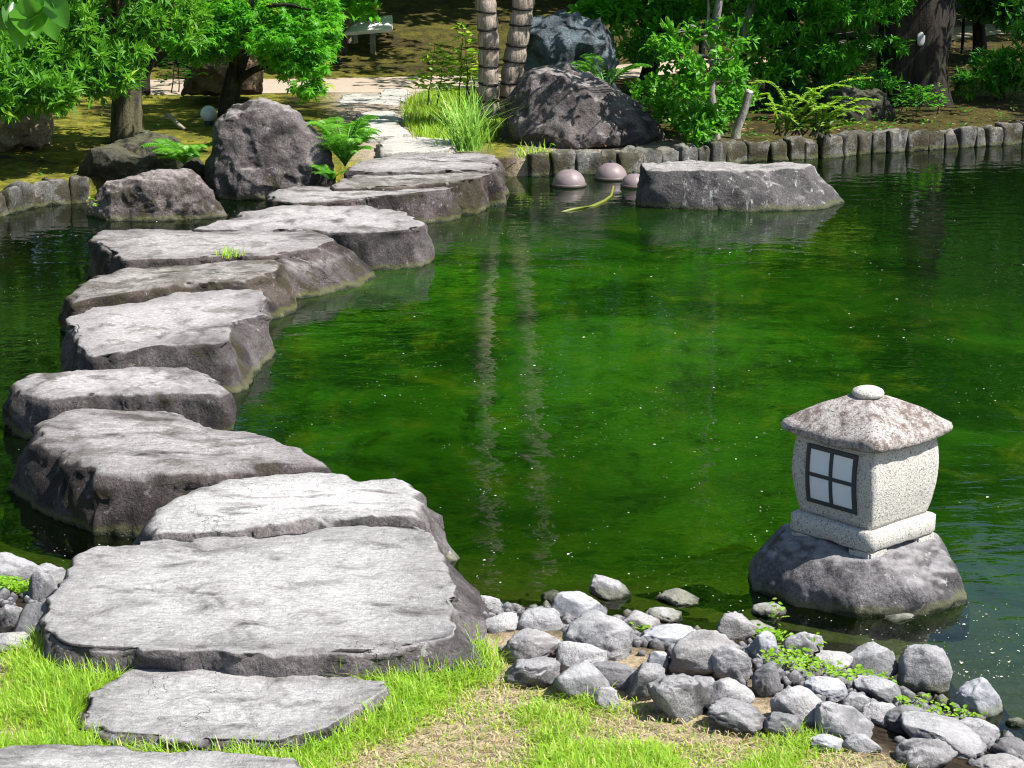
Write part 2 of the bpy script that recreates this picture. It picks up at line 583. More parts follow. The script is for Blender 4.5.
def water_material():
    m, nt, out = new_mat("pond_water")
    b = NB(nt)
    P = b.pos()
    w1 = b.noise(b.mapv(P, (1.0, 1.5, 1)), 4.5, 3, 0.5, 0.3)
    w2 = b.noise(b.mapv(P, (1.0, 1.6, 1)), 22.0, 2, 0.5, 0.2)
    patch = b.ramp(b.noise(P, 0.55, 2, 0.5), 0.47, 0.62)
    h = b.math("ADD", w1, b.math("MULTIPLY", w2, b.math("ADD", 0.04, b.math("MULTIPLY", patch, 0.18))))
    nrm = b.bump(h, 0.15, 0.028)
    fr = b.n("ShaderNodeFresnel")
    fr.inputs["IOR"].default_value = 1.5
    b.link(nrm, fr.inputs["Normal"])
    gl = b.n("ShaderNodeBsdfGlossy")
    gl.inputs["Roughness"].default_value = 0.03
    b.link(nrm, gl.inputs["Normal"])
    tr = b.n("ShaderNodeBsdfTransparent")
    tr.inputs[0].default_value = (0.55, 0.70, 0.34, 1)
    # suspended algae: cloudy green, denser in some places than others
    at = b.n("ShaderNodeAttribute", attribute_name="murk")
    al = b.n("ShaderNodeAttribute", attribute_name="algae_shade")
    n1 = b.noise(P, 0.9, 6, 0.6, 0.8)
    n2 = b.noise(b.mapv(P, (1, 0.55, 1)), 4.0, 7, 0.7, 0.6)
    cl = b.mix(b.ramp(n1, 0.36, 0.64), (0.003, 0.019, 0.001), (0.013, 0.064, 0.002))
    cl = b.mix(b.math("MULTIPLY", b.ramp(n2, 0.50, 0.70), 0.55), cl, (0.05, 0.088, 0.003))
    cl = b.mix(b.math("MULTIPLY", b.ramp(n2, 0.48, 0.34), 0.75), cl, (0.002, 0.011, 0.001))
    col = b.mix(al.outputs["Fac"], (0.0025, 0.0065, 0.002), cl)  # dark end carries the painted shade and reflections
    df = b.n("ShaderNodeBsdfDiffuse")
    b.link(col, df.inputs[0])
    m1 = b.n("ShaderNodeMixShader")
    b.link(at.outputs["Fac"], m1.inputs[0])
    b.link(tr.outputs[0], m1.inputs[1])
    b.link(df.outputs[0], m1.inputs[2])
    m2 = b.n("ShaderNodeMixShader")
    b.link(fr.outputs[0], m2.inputs[0])
    b.link(m1.outputs[0], m2.inputs[1])
    b.link(gl.outputs[0], m2.inputs[2])
    b.link(m2.outputs[0], out.inputs[0])
    return m


xs = np.linspace(-7, 9, 161)
ys = np.linspace(4.2, 17, 129)
WX, WY = np.meshgrid(xs, ys)
wv = np.stack([WX, WY, np.zeros_like(WX)], -1).reshape(-1, 3)
ii, jj = np.meshgrid(np.arange(128), np.arange(160), indexing="ij")
wq = np.stack([ii * 161 + jj, ii * 161 + jj + 1, (ii + 1) * 161 + jj + 1, (ii + 1) * 161 + jj], -1).reshape(-1, 4)
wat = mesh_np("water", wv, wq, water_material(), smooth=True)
tag(wat, kind="structure")
dpt = np.clip(-hgt(WX, WY), 0, 2).reshape(-1)
a_ = wat.data.attributes.new("murk", "FLOAT", "POINT")
a_.data.foreach_set("value", np.clip(1 - np.exp(-np.clip(dpt - .05, 0, 9) * 4.5), 0.03, 0.96).astype(np.float32))
# thinner growth left, far and right, plus painted tree shade and dark reflections
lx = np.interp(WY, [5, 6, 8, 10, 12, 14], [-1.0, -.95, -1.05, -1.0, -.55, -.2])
green_fac = sstep(-0.15, 0.25, WX - lx) * (1 - 0.95 * sstep(0.9, 2.2, WX - .1 * (WY - 8)) * sstep(8.5, 10.5, WY)) * (1 - .8 * sstep(10.8, 13.0, WY))
a_ = wat.data.attributes.new("algae_shade", "FLOAT", "POINT")
a_.data.foreach_set("value", green_fac.reshape(-1).astype(np.float32))

# ------------------------------------------------------------------ slabs (stepping stones)


def slab(name, outline, zt, mat, label, cat, group, flare=None, zb=-0.42, tilt=(0, 0), rough=1.0, edge=0.038, seed=0, N=220):
    pts = [at_z(x, y, zt) for x, y in outline]
    pl = np.array([(p.x, p.y) for p in pts])
    c = (pl.max(0) + pl.min(0)) / 2
    rel = pl - c
    ang = np.linspace(0, 2 * math.pi, N, endpoint=False)
    R = np.zeros(N)
    for k, a in enumerate(ang):
        d = np.array([math.cos(a), math.sin(a)])
        best = 0
        for i in range(len(rel)):
            p, qv = rel[i], rel[(i + 1) % len(rel)]
            e = qv - p
            det = d[0] * -e[1] + e[0] * d[1]
            if abs(det) < 1e-9:
                continue
            t = (p[0] * -e[1] + e[0] * p[1]) / det
            s = (d[0] * p[1] - d[1] * p[0]) / det
            if t > 0 and -1e-6 <= s <= 1 + 1e-6:
                best = max(best, t)
        R[k] = best
    for _ in range(2):
        R = 0.25 * np.roll(R, 1) + 0.5 * R + 0.25 * np.roll(R, -1)
    ca, sa = np.cos(ang), np.sin(ang)
    fl = np.full(N, 0.012)
    if flare:
        tot = np.zeros(N)
        for a0, f0, wid in flare:
            da = np.abs((ang - math.radians(a0) + math.pi) % (2 * math.pi) - math.pi)
            tot = np.maximum(tot, 0.62 * f0 * sstep(math.radians(wid), math.radians(wid) * 0.35, da))
        fl = np.maximum(fl, tot)
    prof = []
    nin = 26
    for i in range(nin + 1):
        prof.append(("t", i / nin, 0.0))
    ne = 5
    for i in range(1, ne + 1):
        t = i / ne * math.pi / 2
        prof.append(("e", math.sin(t), 1 - math.cos(t)))
    ns = 16
    for i in range(1, ns + 1):
        prof.append(("s", i / ns, 0))
    rings = []
    off = Vector((seed * 3.7, seed * 1.3, seed * 7.1))
    for typ, a, bb in prof:
        if typ == "t":
            rr = np.maximum(R - edge, 0.02) * a
            z = np.full(N, zt)
        elif typ == "e":
            rr = np.maximum(R - edge, 0.02) + edge * a
            z = np.full(N, zt - edge * 0.9 * bb)
        else:
            z0 = zt - edge * 0.9
            z = np.full(N, z0 + (zb - z0) * a)
            drop = np.clip((zt - z) / max(zt, 0.1), 0, 1.5)
            rr = R + fl * (drop ** 0.85)
        x = c[0] + rr * ca
        y = c[1] + rr * sa
        if typ != "s":
            z = z + tilt[0] * (x - c[0]) + tilt[1] * (y - c[1])
        ring = np.stack([x, y, z], -1)
        for k in range(N):
            p = Vector(ring[k])
            if typ == "t" and a == 0:
                p0 = Vector((c[0], c[1], zt))
            else:
                p0 = p
            dirv = Vector((ca[k], sa[k], 0))
            n1 = mnoise.fractal(p0 * 3.0 + off, 1.0, 2.0, 3)
            n2 = mnoise.fractal(p0 * 12.0 + off, 0.9, 2.0, 4)
            if typ == "t":
                w = a ** 6
                # shallow spalled layers
                lay = mnoise.fractal(Vector((p0.x * 2.6, p0.y * 4.2, seed)) + off, 0.9, 2.0, 5)
                st = 0.012 * (math.floor(lay * 3.0) / 3.0) + 0.003 * lay
                ring[k] = p + Vector((0, 0, (0.009 * n1 + 0.004 * n2 + st * 0.4) * rough)) + dirv * (0.012 * n2 * w * rough)
            else:
                cell = mnoise.cell_vector(Vector((p0.x * 6, p0.y * 6, p0.z * 9)) + Vector((n1, n2, n1)) * 0.5 + off)
                f = (0.012 * n1 + 0.016 * n2 + 0.028 * (cell.x - 0.5)) * rough
                # strata grooves on the broken faces
                f += 0.007 * math.sin(p0.z * 60 + n1 * 9) * rough * (1 if typ == "s" else bb)
                ring[k] = p + dirv * f + Vector((0, 0, (0.016 * n1 + 0.004 * n2) * rough * (1 if typ == "e" else 0)))
        rings.append(ring)
    Vv = np.concatenate(rings)
    m = len(rings)
    ii, jj = np.meshgrid(np.arange(m - 1), np.arange(N), indexing="ij")
    j2 = (jj + 1) % N
    qd = np.stack([ii * N + jj, (ii + 1) * N + jj, (ii + 1) * N + j2, ii * N + j2], -1).reshape(-1, 4)
    base = (c[0], c[1], max(0.0, min(zb, 0)))
    wr = np.concatenate([np.clip((1 - a) * 1.6, 0, 1) * np.ones(N) if typ == "t" else np.zeros(N) for typ, a, bb in prof])
    o = mesh_np(name, Vv, qd, mat, loc=base)
    wa = o.data.attributes.new("wear", "FLOAT", "POINT")
    wa.data.foreach_set("value", wr.astype(np.float32))
    bmx = bmesh.new()
    bmx.from_mesh(o.data)
    bmesh.ops.remove_doubles(bmx, verts=bmx.verts[:], dist=0.0004)
    bmx.to_mesh(o.data)
    bmx.free()
    for p in o.data.polygons:
        p.use_smooth = True
    tag(o, label, cat, group)
    return o, pl


SL = {}
G1 = "stepping stones across the pond"


def step(k, outline, zt, mat, label, flare=None, **kw):
    o, pl = slab("stepping_stone", outline, zt, mat, label, "stepping stone", kw.pop("group", G1), flare, seed=k + (20 if k == 2 else 0), **kw)
    SL[k] = pl


step(0, [(-40, 750), (20, 738), (90, 736), (160, 742), (240, 748), (296, 756), (306, 770), (300, 800), (150, 840), (-60, 840)], 0.195, M_step3,
     "grey slab cut off by the bottom left corner, nearest of all the flat stones", group="flat stones set in the lawn", zb=0.05)
step(1, [(76, 712), (83, 694), (109, 678), (137, 664), (203, 658), (274, 663), (325, 671), (386, 681), (391, 690), (366, 708), (330, 727), (285, 742), (203, 742), (102, 734)],
     0.185, M_step3, "small flat grey stone surrounded by grass in front of the widest slab", group="flat stones set in the lawn", zb=0.05, edge=0.02, flare=[(-60, -0.02, 60)])
step(2, [(74, 551), (102, 544), (168, 537), (244, 536), (325, 526), (386, 522), (417, 525), (437, 541), (450, 577), (457, 607), (462, 628), (455, 638), (401, 649), (356, 653),
         (254, 656), (152, 650), (56, 645), (41, 637), (48, 612), (62, 570)], 0.23, M_step2, "widest pale stepping slab where lawn meets pond, broken front edge above grass", flare=[(-5, 0.28, 60), (-80, 0.03, 30)], edge=0.022, rough=0.9)
step(3, [(135, 522), (152, 500), (203, 481), (284, 471), (335, 470), (376, 479), (406, 477), (428, 488), (436, 505), (425, 519), (350, 518), (250, 529), (150, 533)], 0.16, M_step2b,
     "bleached near-white stepping stone with rounded edge just behind the widest slab", flare=[(0, 0.07, 60), (180, 0.06, 60)], edge=0.07)
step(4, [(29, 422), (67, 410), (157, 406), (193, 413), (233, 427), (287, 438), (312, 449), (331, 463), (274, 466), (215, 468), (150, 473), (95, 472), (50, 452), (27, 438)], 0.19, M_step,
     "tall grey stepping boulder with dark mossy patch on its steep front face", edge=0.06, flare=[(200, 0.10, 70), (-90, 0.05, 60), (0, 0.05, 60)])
step(5, [(6, 382), (27, 373), (90, 367), (193, 363), (216, 372), (230, 386), (222, 392), (193, 393), (112, 395), (50, 398), (10, 391)], 0.165, M_stepc,
     "long low stepping stone reaching the left frame edge, with squared right end", flare=[(180, 0.03, 60)], edge=0.055)
step(6, [(68, 316), (99, 305), (180, 294), (254, 287), (264, 295), (270, 312), (235, 322), (226, 344), (157, 348), (88, 358), (74, 346)], 0.18, M_stepc,
     "stepping stone with split slanting facet and reddish crack at its right corner", flare=[(-25, 0.17, 60), (200, 0.05, 50)], edge=0.03)
step(7, [(60, 293), (90, 275), (148, 264), (269, 255), (285, 262), (272, 273), (251, 281), (180, 285), (126, 292), (74, 300)], 0.165, M_stepb,
     "smooth stepping stone with brown moss tufts along its left front lip", flare=[(-20, 0.22, 70)], edge=0.055)
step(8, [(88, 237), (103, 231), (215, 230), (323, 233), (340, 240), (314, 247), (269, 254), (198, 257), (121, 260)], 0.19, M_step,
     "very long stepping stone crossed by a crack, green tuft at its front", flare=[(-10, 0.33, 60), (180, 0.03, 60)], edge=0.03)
step(9, [(192, 230), (242, 212), (278, 206), (359, 205), (404, 211), (427, 222), (412, 228), (359, 230), (260, 229)], 0.20, M_stepc,
     "flat-topped stepping stone with dark flat front, directly behind the long cracked one", flare=[(-30, 0.07, 60)], edge=0.025)
step(10, [(268, 193), (293, 187), (342, 185), (446, 185), (456, 188), (438, 192), (402, 195), (350, 198), (295, 203), (272, 200)], 0.165, M_step,
     "stepping stone with ribbed vertical front face and bright pale top, beside tall leaning boulder", flare=[(-20, 0.12, 60)], edge=0.025)
step(11, [(331, 184), (350, 175), (424, 170), (479, 170), (489, 175), (470, 181), (391, 186), (334, 187)], 0.19, M_stepb,
     "second farthest stepping stone, thin slab lying below the one at the bank", flare=[(-30, 0.06, 60)], edge=0.025)
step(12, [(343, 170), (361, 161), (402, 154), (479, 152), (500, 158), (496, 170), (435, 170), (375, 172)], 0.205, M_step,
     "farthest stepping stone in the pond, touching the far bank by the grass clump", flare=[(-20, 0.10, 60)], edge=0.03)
GP = "flat stones in the sandy path"
for k, (ol, lb) in enumerate([
    ([(376, 142), (390, 138), (430, 138), (452, 140), (455, 147), (440, 151), (381, 153)], "path stone nearest the pond edge, half hidden behind the long grass clump"),
    ([(360, 128), (372, 124), (398, 124), (408, 130), (402, 137), (366, 137)], "small path stone second from the pond, right of the bushy fern"),
    ([(353, 116), (368, 111), (396, 112), (404, 118), (396, 124), (358, 124)], "oval path stone third from the pond, between fern and green grass"),
    ([(335, 100), (345, 95), (380, 94), (408, 97), (402, 104), (360, 106), (338, 104)], "broad pale path stone farther back, lying where the two paths join"),
    ([(376, 92), (385, 89), (408, 89), (415, 93), (404, 96), (380, 96)], "farthest small path stone, near the cross path below the sign")]):
    slab("path_stone", ol, 0.165, M_pathst, lb, "path stone", GP, None, seed=30 + k, zb=0.02, edge=0.03, N=90)

# ------------------------------------------------------------------ boulders


def facet(bm, target, fine, seed, levels=3, fr=14.0, smooth=2):
    """break a rounded lump into plain rock facets with slightly worn edges"""
    me = bpy.data.meshes.new("tmp")
    bm.to_mesh(me)
    bm.free()
    to = bpy.data.objects.new("tmp", me)
    COL.objects.link(to)
    md = to.modifiers.new("d", "DECIMATE")
    md.ratio = min(1.0, target / max(1, len(me.polygons) * 2))
    md.use_collapse_triangulate = True
    sb = to.modifiers.new("s", "SUBSURF")
    sb.subdivision_type = "SIMPLE"
    sb.levels = sb.render_levels = levels
    dg = bpy.context.evaluated_depsgraph_get()
    me2 = bpy.data.meshes.new_from_object(to.evaluated_get(dg))
    bpy.data.objects.remove(to)
    bm = bmesh.new()
    bm.from_mesh(me2)
    bpy.data.meshes.remove(me2)
    for _ in range(smooth):
        bmesh.ops.smooth_vert(bm, verts=bm.verts[:], factor=0.5, use_axis_x=True, use_axis_y=True, use_axis_z=True)
    bm.normal_update()
    off = Vector((seed * 1.9, seed * 4.1, seed * 0.3))
    mv = []
    for v in bm.verts:
        n3 = mnoise.fractal(v.co * fr + off, 0.8, 2.0, 4)
        rg = mnoise.ridged_multi_fractal(v.co * fr * 0.5 + off, 1.0, 2.1, 3, 1.0, 2.0) - 1.0
        mv.append(v.normal * fine * (n3 - 0.5 * max(rg, -0.3)))
    for v, d in zip(bm.verts, mv):
        v.co += d
    return bm


def boulder(name, sil, Y0, front, thick, mat, label, cat="boulder", group=None, back=0.7, amp=0.05, vox=None, seed=0, ledge=0.5, fr=2.2, facets=480):
    pts = []
    Y0 = YM(Y0)
    thick *= 0.65
    amp *= 1.0
    fr *= 1.5
    S = [at_y(x, y, Y0) for x, y in sil]
    c = sum(S, Vector()) / len(S)
    pts += S
    for p in S:
        qn = c + (p - c) * back
        qn.y = Y0 + thick
        qn.z = c.z + (p.z - c.z) * (back if p.z > c.z else 1.0)
        pts.append(qn)
    for x, y, dy in front:
        pts.append(at_y(x, y, Y0 - dy * 0.65))
    bm = bmesh.new()
    for p in pts:
        bm.verts.new(p)
    r = bmesh.ops.convex_hull(bm, input=bm.verts[:])
    junk = [g for g in r["geom_interior"] if isinstance(g, bmesh.types.BMVert)]
    if junk:
        bmesh.ops.delete(bm, geom=list(set(junk)), context="VERTS")
    me = bpy.data.meshes.new("tmp")
    bm.to_mesh(me)
    bm.free()
    to = bpy.data.objects.new("tmp", me)
    COL.objects.link(to)
    md = to.modifiers.new("r", "REMESH")
    md.mode = "VOXEL"
    wdt = max(p.x for p in pts) - min(p.x for p in pts)
    md.voxel_size = vox or wdt / 75
    dg = bpy.context.evaluated_depsgraph_get()
    me2 = bpy.data.meshes.new_from_object(to.evaluated_get(dg))
    bpy.data.objects.remove(to)
    bpy.data.meshes.remove(me)
    bm = bmesh.new()
    bm.from_mesh(me2)
    bpy.data.meshes.remove(me2)
    for _ in range(2):
        bmesh.ops.smooth_vert(bm, verts=bm.verts[:], factor=0.5, use_axis_x=True, use_axis_y=True, use_axis_z=True)
    bm.normal_update()
    off = Vector((seed * 2.3, seed * 5.1, seed))
    mv = []
    for v in bm.verts:
        p = v.co
        n1 = mnoise.fractal(p * fr + off, 1.0, 2.0, 3)
        n2 = mnoise.ridged_multi_fractal(p * fr * 1.7 + off, 1.0, 2.1, 4, 1.0, 2.0) - 1.0
        n3 = mnoise.fractal(p * fr * 6 + off, 0.8, 2.0, 3)
        cv = mnoise.cell_vector(p * fr * 1.6 + Vector((n1, n3, n1)) * 0.4 + off)
        mv.append(v.normal * amp * (0.9 * n1 - ledge * 0.6 * max(n2, -0.4) + 0.25 * n3 + 0.35 * (cv.x - 0.5)))
    for v, d in zip(bm.verts, mv):
        v.co += d
    bm = facet(bm, facets, 0.012, seed)
    zb = min(v.co.z for v in bm.verts)
    base = Vector((c.x, Y0, zb))
    o = mesh_bm(name, bm, mat, loc=base, smooth=True)
    tag(o, label, cat, group)
    return o


boulder("boulder", [(84, 236), (88, 200), (103, 182), (150, 172), (190, 167), (202, 180), (215, 200), (230, 218), (232, 236)], 8.95,
        [(110, 195, 0.2), (150, 183, 0.22), (188, 178, 0.15), (100, 234, 0.28), (160, 238, 0.34), (210, 232, 0.2), (215, 212, 0.1)], 0.55, M_boulR,
        "low reddish grey boulder with pale left flank, at the left of the stepping stones", seed=1, amp=0.03)
boulder("boulder", [(210, 216), (204, 172), (211, 135), (224, 108), (240, 101), (264, 100), (288, 111), (312, 126), (328, 145), (336, 170), (335, 195), (325, 216)], 9.95,
        [(222, 125, 0.15), (255, 112, 0.2), (212, 180, 0.3), (230, 214, 0.4), (290, 210, 0.35), (262, 170, 0.42), (310, 165, 0.2)], 0.6, M_bould,
        "tall leaning grey boulder beside the maple trunk", seed=2, amp=0.045)
boulder("boulder", [(72, 205), (80, 165), (100, 146), (130, 138), (165, 140), (190, 152), (208, 175), (205, 205)], 10.1,
        [(100, 160, 0.3), (150, 155, 0.3), (180, 170, 0.3)], 0.7, M_bould_d, "dark mossy boulder in the shade behind the reddish one", seed=3, amp=0.06)
boulder("boulder", [(497, 150), (501, 105), (512, 80), (530, 68), (565, 63), (585, 72), (612, 86), (640, 102), (658, 118), (663, 134), (650, 150)], 12.15,
        [(520, 90, 0.15), (555, 75, 0.25), (575, 90, 0.45), (600, 105, 0.4), (520, 140, 0.4), (570, 148, 0.7), (620, 146, 0.55), (650, 132, 0.15)], 0.8, M_bould,
        "big humped grey boulder on the far bank right of the grass clump", seed=4, amp=0.05)
boulder("boulder", [(517, 100), (520, 40), (524, 18), (545, 11), (570, 14), (590, 20), (605, 24), (612, 45), (618, 100)], 14.2,
        [(530, 30, 0.3), (555, 45, 0.5), (580, 30, 0.4), (600, 50, 0.45), (560, 90, 0.6)], 0.7, M_blue,
        "upright blue grey boulder with white streaks, standing behind the humped one", seed=5, amp=0.08, fr=2.8, ledge=0.9)
boulder("boulder", [(815, 150), (822, 100), (850, 86), (885, 90), (900, 120), (905, 150)], 14.0, [(840, 105, 0.3), (880, 110, 0.3), (850, 140, 0.5)], 0.6, M_bould_d,
        "black shaded boulder at the foot of the huge dark trunk", seed=6)
boulder("boulder", [(183, 95), (186, 70), (192, 58), (225, 54), (250, 55), (262, 62), (263, 95)], 14.9, [(200, 66, 0.4), (240, 64, 0.4), (205, 94, 0.3), (250, 92, 0.4)], 0.7, M_brown,
        "brown blocky rock standing beyond the moss behind the maple trunk", seed=7, amp=0.04)
boulder("boulder", [(-30, 150), (-20, 112), (5, 106), (35, 104), (48, 118), (52, 148)], 11.2, [(0, 115, 0.2), (30, 118, 0.25), (10, 145, 0.3)], 0.6, M_tan,
        "tan sunlit rock under the leafy shrub at the left edge", seed=8, amp=0.07)
# island rock

def hull_rock(name, pts, mat, label, cat, vox, amp, seed, fr=2.5, ledge=0.5, smooth=3, parent=None, facets=300, fine=0.01):
    bm = bmesh.new()
    for p in pts:
        bm.verts.new(p)
    r = bmesh.ops.convex_hull(bm, input=bm.verts[:])
    junk = list({g for g in r["geom_interior"] if isinstance(g, bmesh.types.BMVert)})
    if junk:
        bmesh.ops.delete(bm, geom=junk, context="VERTS")
    me = bpy.data.meshes.new("tmp")
    bm.to_mesh(me)
    bm.free()
    to = bpy.data.objects.new("tmp", me)
    COL.objects.link(to)
    md = to.modifiers.new("r", "REMESH")
    md.mode = "VOXEL"
    md.voxel_size = vox
    dg = bpy.context.evaluated_depsgraph_get()
    me2 = bpy.data.meshes.new_from_object(to.evaluated_get(dg))
    bpy.data.objects.remove(to)
    bm = bmesh.new()
    bm.from_mesh(me2)
    for _ in range(smooth):
        bmesh.ops.smooth_vert(bm, verts=bm.verts[:], factor=0.5, use_axis_x=True, use_axis_y=True, use_axis_z=True)
    bm.normal_update()
    off = Vector((seed * 2.3, seed * 5.1, seed))
    mv = []
    for v in bm.verts:
        p = v.co
        n1 = mnoise.fractal(p * fr + off, 1.0, 2.0, 3)
        n2 = mnoise.ridged_multi_fractal(p * fr * 1.7 + off, 1.0, 2.1, 4, 1.0, 2.0) - 1.0
        n3 = mnoise.fractal(p * fr * 6 + off, 0.8, 2.0, 3)
        mv.append(v.normal * amp * (0.9 * n1 - ledge * 0.6 * max(n2, -0.4) + 0.25 * n3))
    for v, d in zip(bm.verts, mv):
        v.co += d
    if facets:
        bm = facet(bm, facets, fine, seed)
    c = sum((Vector(p) for p in pts), Vector()) / len(pts)
    zb = min(v.co.z for v in bm.verts)
    o = mesh_bm(name, bm, mat, loc=(c.x, c.y, zb), smooth=True)
    tag(o, label, cat)
    return o


pts = [at_z(x, y, 0.225) for x, y in [(641, 163), (660, 161), (740, 162), (812, 163), (806, 167), (700, 170), (643, 169)]]
pts += [at_z(x, y, 0.0) for x, y in [(637, 203), (700, 209), (770, 212), (822, 210), (846, 203), (838, 198), (637, 190)]]
pts += [Vector((p.x, p.y, -0.4)) for p in [at_z(x, y, 0.0) for x, y in [(637, 205), (700, 211), (770, 214), (826, 212), (848, 204), (850, 190), (637, 185)]]]
hull_rock("island_rock", pts, M_isle, "flat-topped dark rock island with white streaks in the far water", "rock", 0.016, 0.02, 11)

# lantern rock
pts = []
for x, y, z in [(748, 573, .03), (752, 590, 0), (790, 606, 0), (850, 614, 0), (920, 614, 0), (962, 606, 0), (969, 596, 0.02), (960, 570, .08),
                (751, 558, .075), (790, 529, .148), (830, 560, .135), (880, 570, .12), (936, 545, .13), (955, 560, .09), (765, 560, .09), (800, 588, .06), (860, 598, .06), (925, 596, .06)]:
    pts.append(at_z(x, y, z))
cx = at_z(860, 550, 0.1)
ctr = (at_z(788, 532.5, .15) + at_z(937, 533, .15)) / 2
for q_ in (at_z(866.5, 556, .15), at_z(788, 532.5, .15), at_z(937, 533, .15)):
    pts.append(ctr + (q_ - ctr) * 1.08)
pts.append(ctr - (at_z(866.5, 556, .15) - ctr) * 1.05)
for p in list(pts):
    if p.z < 0.05:
        pts.append(Vector((p.x, p.y + 0.02, -0.35)))
for dx, dy, z in [(-0.29, 0.22, 0.0), (0.28, 0.26, 0.0), (-0.2, 0.2, 0.11), (0.15, 0.28, 0.12), (0, 0.34, 0.05), (-0.08, 0.26, 0.12), (-.26, .3, -.35), (.26, .3, -.35)]:
    pts.append(Vector((cx.x + dx, cx.y + dy, z)))
hull_rock("lantern_rock", pts, M_lrock, "smooth purple grey rock in the water carrying the stone lantern", "rock", 0.009, 0.014, 12, fr=5, ledge=1.0, smooth=12, facets=0)

# ------------------------------------------------------------------ stone lantern


def granite():
    m, nt, out = new_mat("lantern_granite")
    b = NB(nt)
    P = b.pos()
    v = b.noise(P, 150, 3, 0.8)
    col = b.mix(b.ramp(v, 0.36, 0.5), (0.17, 0.165, 0.155), (0.50, 0.485, 0.45))
    col = b.mix(b.ramp(b.noise(P, 240, 2), 0.6, 0.7), col, (0.75, 0.73, 0.69))
    h = b.noise(P, 130, 4, 0.8)
    b.link(b.principled(col, 0.9, b.bump(h, 0.8, 0.006), 0.2), out.inputs[0])
    return m


def granite_roof():
    m, nt, out = new_mat("lantern_roof_granite")
    b = NB(nt)
    P = b.pos()
    v = b.noise(P, 120, 4, 0.8)
    n1 = b.noise(P, 14, 6, 0.7, 0.4)
    n2 = b.noise(P, 40, 5, 0.75)
    col = b.mix(b.ramp(v, 0.36, 0.52), (0.125, 0.11, 0.107), (0.43, 0.40, 0.385))
    st = b.math("MULTIPLY", b.ramp(n1, 0.42, 0.58), b.ramp(n2, 0.32, 0.58))
    col = b.mix(b.math("MULTIPLY", st, 0.8), col, (0.085, 0.055, 0.045))
    h = b.noise(P, 110, 4, 0.8)
    b.link(b.principled(col, 0.92, b.bump(h, 0.9, 0.007), 0.2), out.inputs[0])
    return m


M_gran, M_groof = granite(), granite_roof()
M_frame = plain_mat("window_frame_dark", (0.035, 0.04, 0.045), 0.6)
M_pane = plain_mat("window_pane_paper", (0.66, 0.71, 0.76), 0.25, 0.5, 20, 0.06, 0.02)
LZ = 0.155
front = at_z(866.5, 556, LZ)
pl_, pr_ = at_z(788, 532.5, LZ), at_z(937, 533, LZ)
vl, vr = pl_ - front, pr_ - front
bis = (vl.normalized() + vr.normalized()).normalized()
SB = (pr_ - pl_).length / math.sqrt(2)
ang0 = math.atan2(bis.y, bis.x)
ex = Vector((math.cos(ang0 + math.pi / 4), math.sin(ang0 + math.pi / 4), 0))   # along the left face, away from the front corner
ey = Vector((math.cos(ang0 - math.pi / 4), math.sin(ang0 - math.pi / 4), 0))   # along the right face
mid = (pl_ + pr_) / 2
LC = Vector((mid.x, mid.y, LZ))
print("LANTERN", SB, math.degrees(ang0), LC)
lant = empty("stone_lantern", (LC.x, LC.y, LZ), "small granite lantern with curved roof and paned window, standing on a rock", "stone lantern")


def lsq(half, z, n=40, p=5.0):
    """rounded square ring"""
    r = []
    for k in range(n):
        t = 2 * math.pi * k / n
        c, s = math.cos(t), math.sin(t)
        sc = (abs(c) ** p + abs(s) ** p) ** (-1.0 / p)
        r.append(LC + ex * (half * c * sc) + ey * (half * s * sc) + Vector((0, 0, z)) - Vector((0, 0, LC.z)))
    return r


def loft(name, rings, mat, parent, cap=True, jit=0.0, seed=0):
    bm = bmesh.new()
    R = [[bm.verts.new(p) for p in r] for r in rings]
    n = len(R[0])
    for a, bq in zip(R, R[1:]):
        for k in range(n):
            bm.faces.new((a[k], a[(k + 1) % n], bq[(k + 1) % n], bq[k]))
    if cap:
        bm.faces.new(R[0][::-1])
        bm.faces.new(R[-1])
    bmesh.ops.recalc_face_normals(bm, faces=bm.faces[:])
    if jit:
        for v in bm.verts:
            v.co += Vector([mnoise.noise(v.co * 25 + Vector((seed + i * 9, 0, 0))) * jit for i in range(3)])
    return mesh_bm(name, bm, mat, parent, loc=parent.location, smooth=True)


# base: slab on four low feet
z0 = LZ
for sx in (-1, 1):
    for sy in (-1, 1):
        bm = bmesh.new()
        c = LC + ex * sx * (SB / 2 - 0.045) + ey * sy * (SB / 2 - 0.045)
        for dx in (-.04, .04):
            for dy in (-.04, .04):
                for z in (z0 - 0.03, z0 + 0.010):
                    p = c + ex * dx + ey * dy
                    bm.verts.new((p.x, p.y, z))
        bmesh.ops.convex_hull(bm, input=bm.verts[:])
        bmesh.ops.bevel(bm, geom=bm.edges[:], offset=0.006, segments=2, affect="EDGES")
        mesh_bm("foot", bm, M_gran, lant, loc=lant.location)
hb = SB / 2
loft("base", [lsq(hb - .006, z0 + .006, 72, 24), lsq(hb, z0 + .011, 72, 24), lsq(hb, z0 + .058, 72, 20), lsq(hb - .007, z0 + .064, 72, 20), lsq(hb - .03, z0 + .065, 72, 20)], M_gran, lant, jit=0.004, seed=1)
# body: barrel-sided block
def body_half(z):
    t = (z - 0.0655 - LZ) / 0.255
    return hb * (0.80 + 0.195 * math.sin(math.pi * min(1, max(0, 0.06 + 0.80 * t))) ** 0.8)


BH = 0.255
zb_ = z0 + 0.0655
rings = []
for i in range(25):
    t = i / 24
    half = body_half(zb_ + BH * t)
    rings.append(lsq(half, zb_ + BH * t, 96, 30))
loft("body", rings, M_gran, lant, jit=0.002, seed=2)


# window on the left face (its normal points to -ey)
def wp(u, z, o):
    return LC + ex * u - ey * (body_half(z) + o) + Vector((0, 0, z - LC.z))


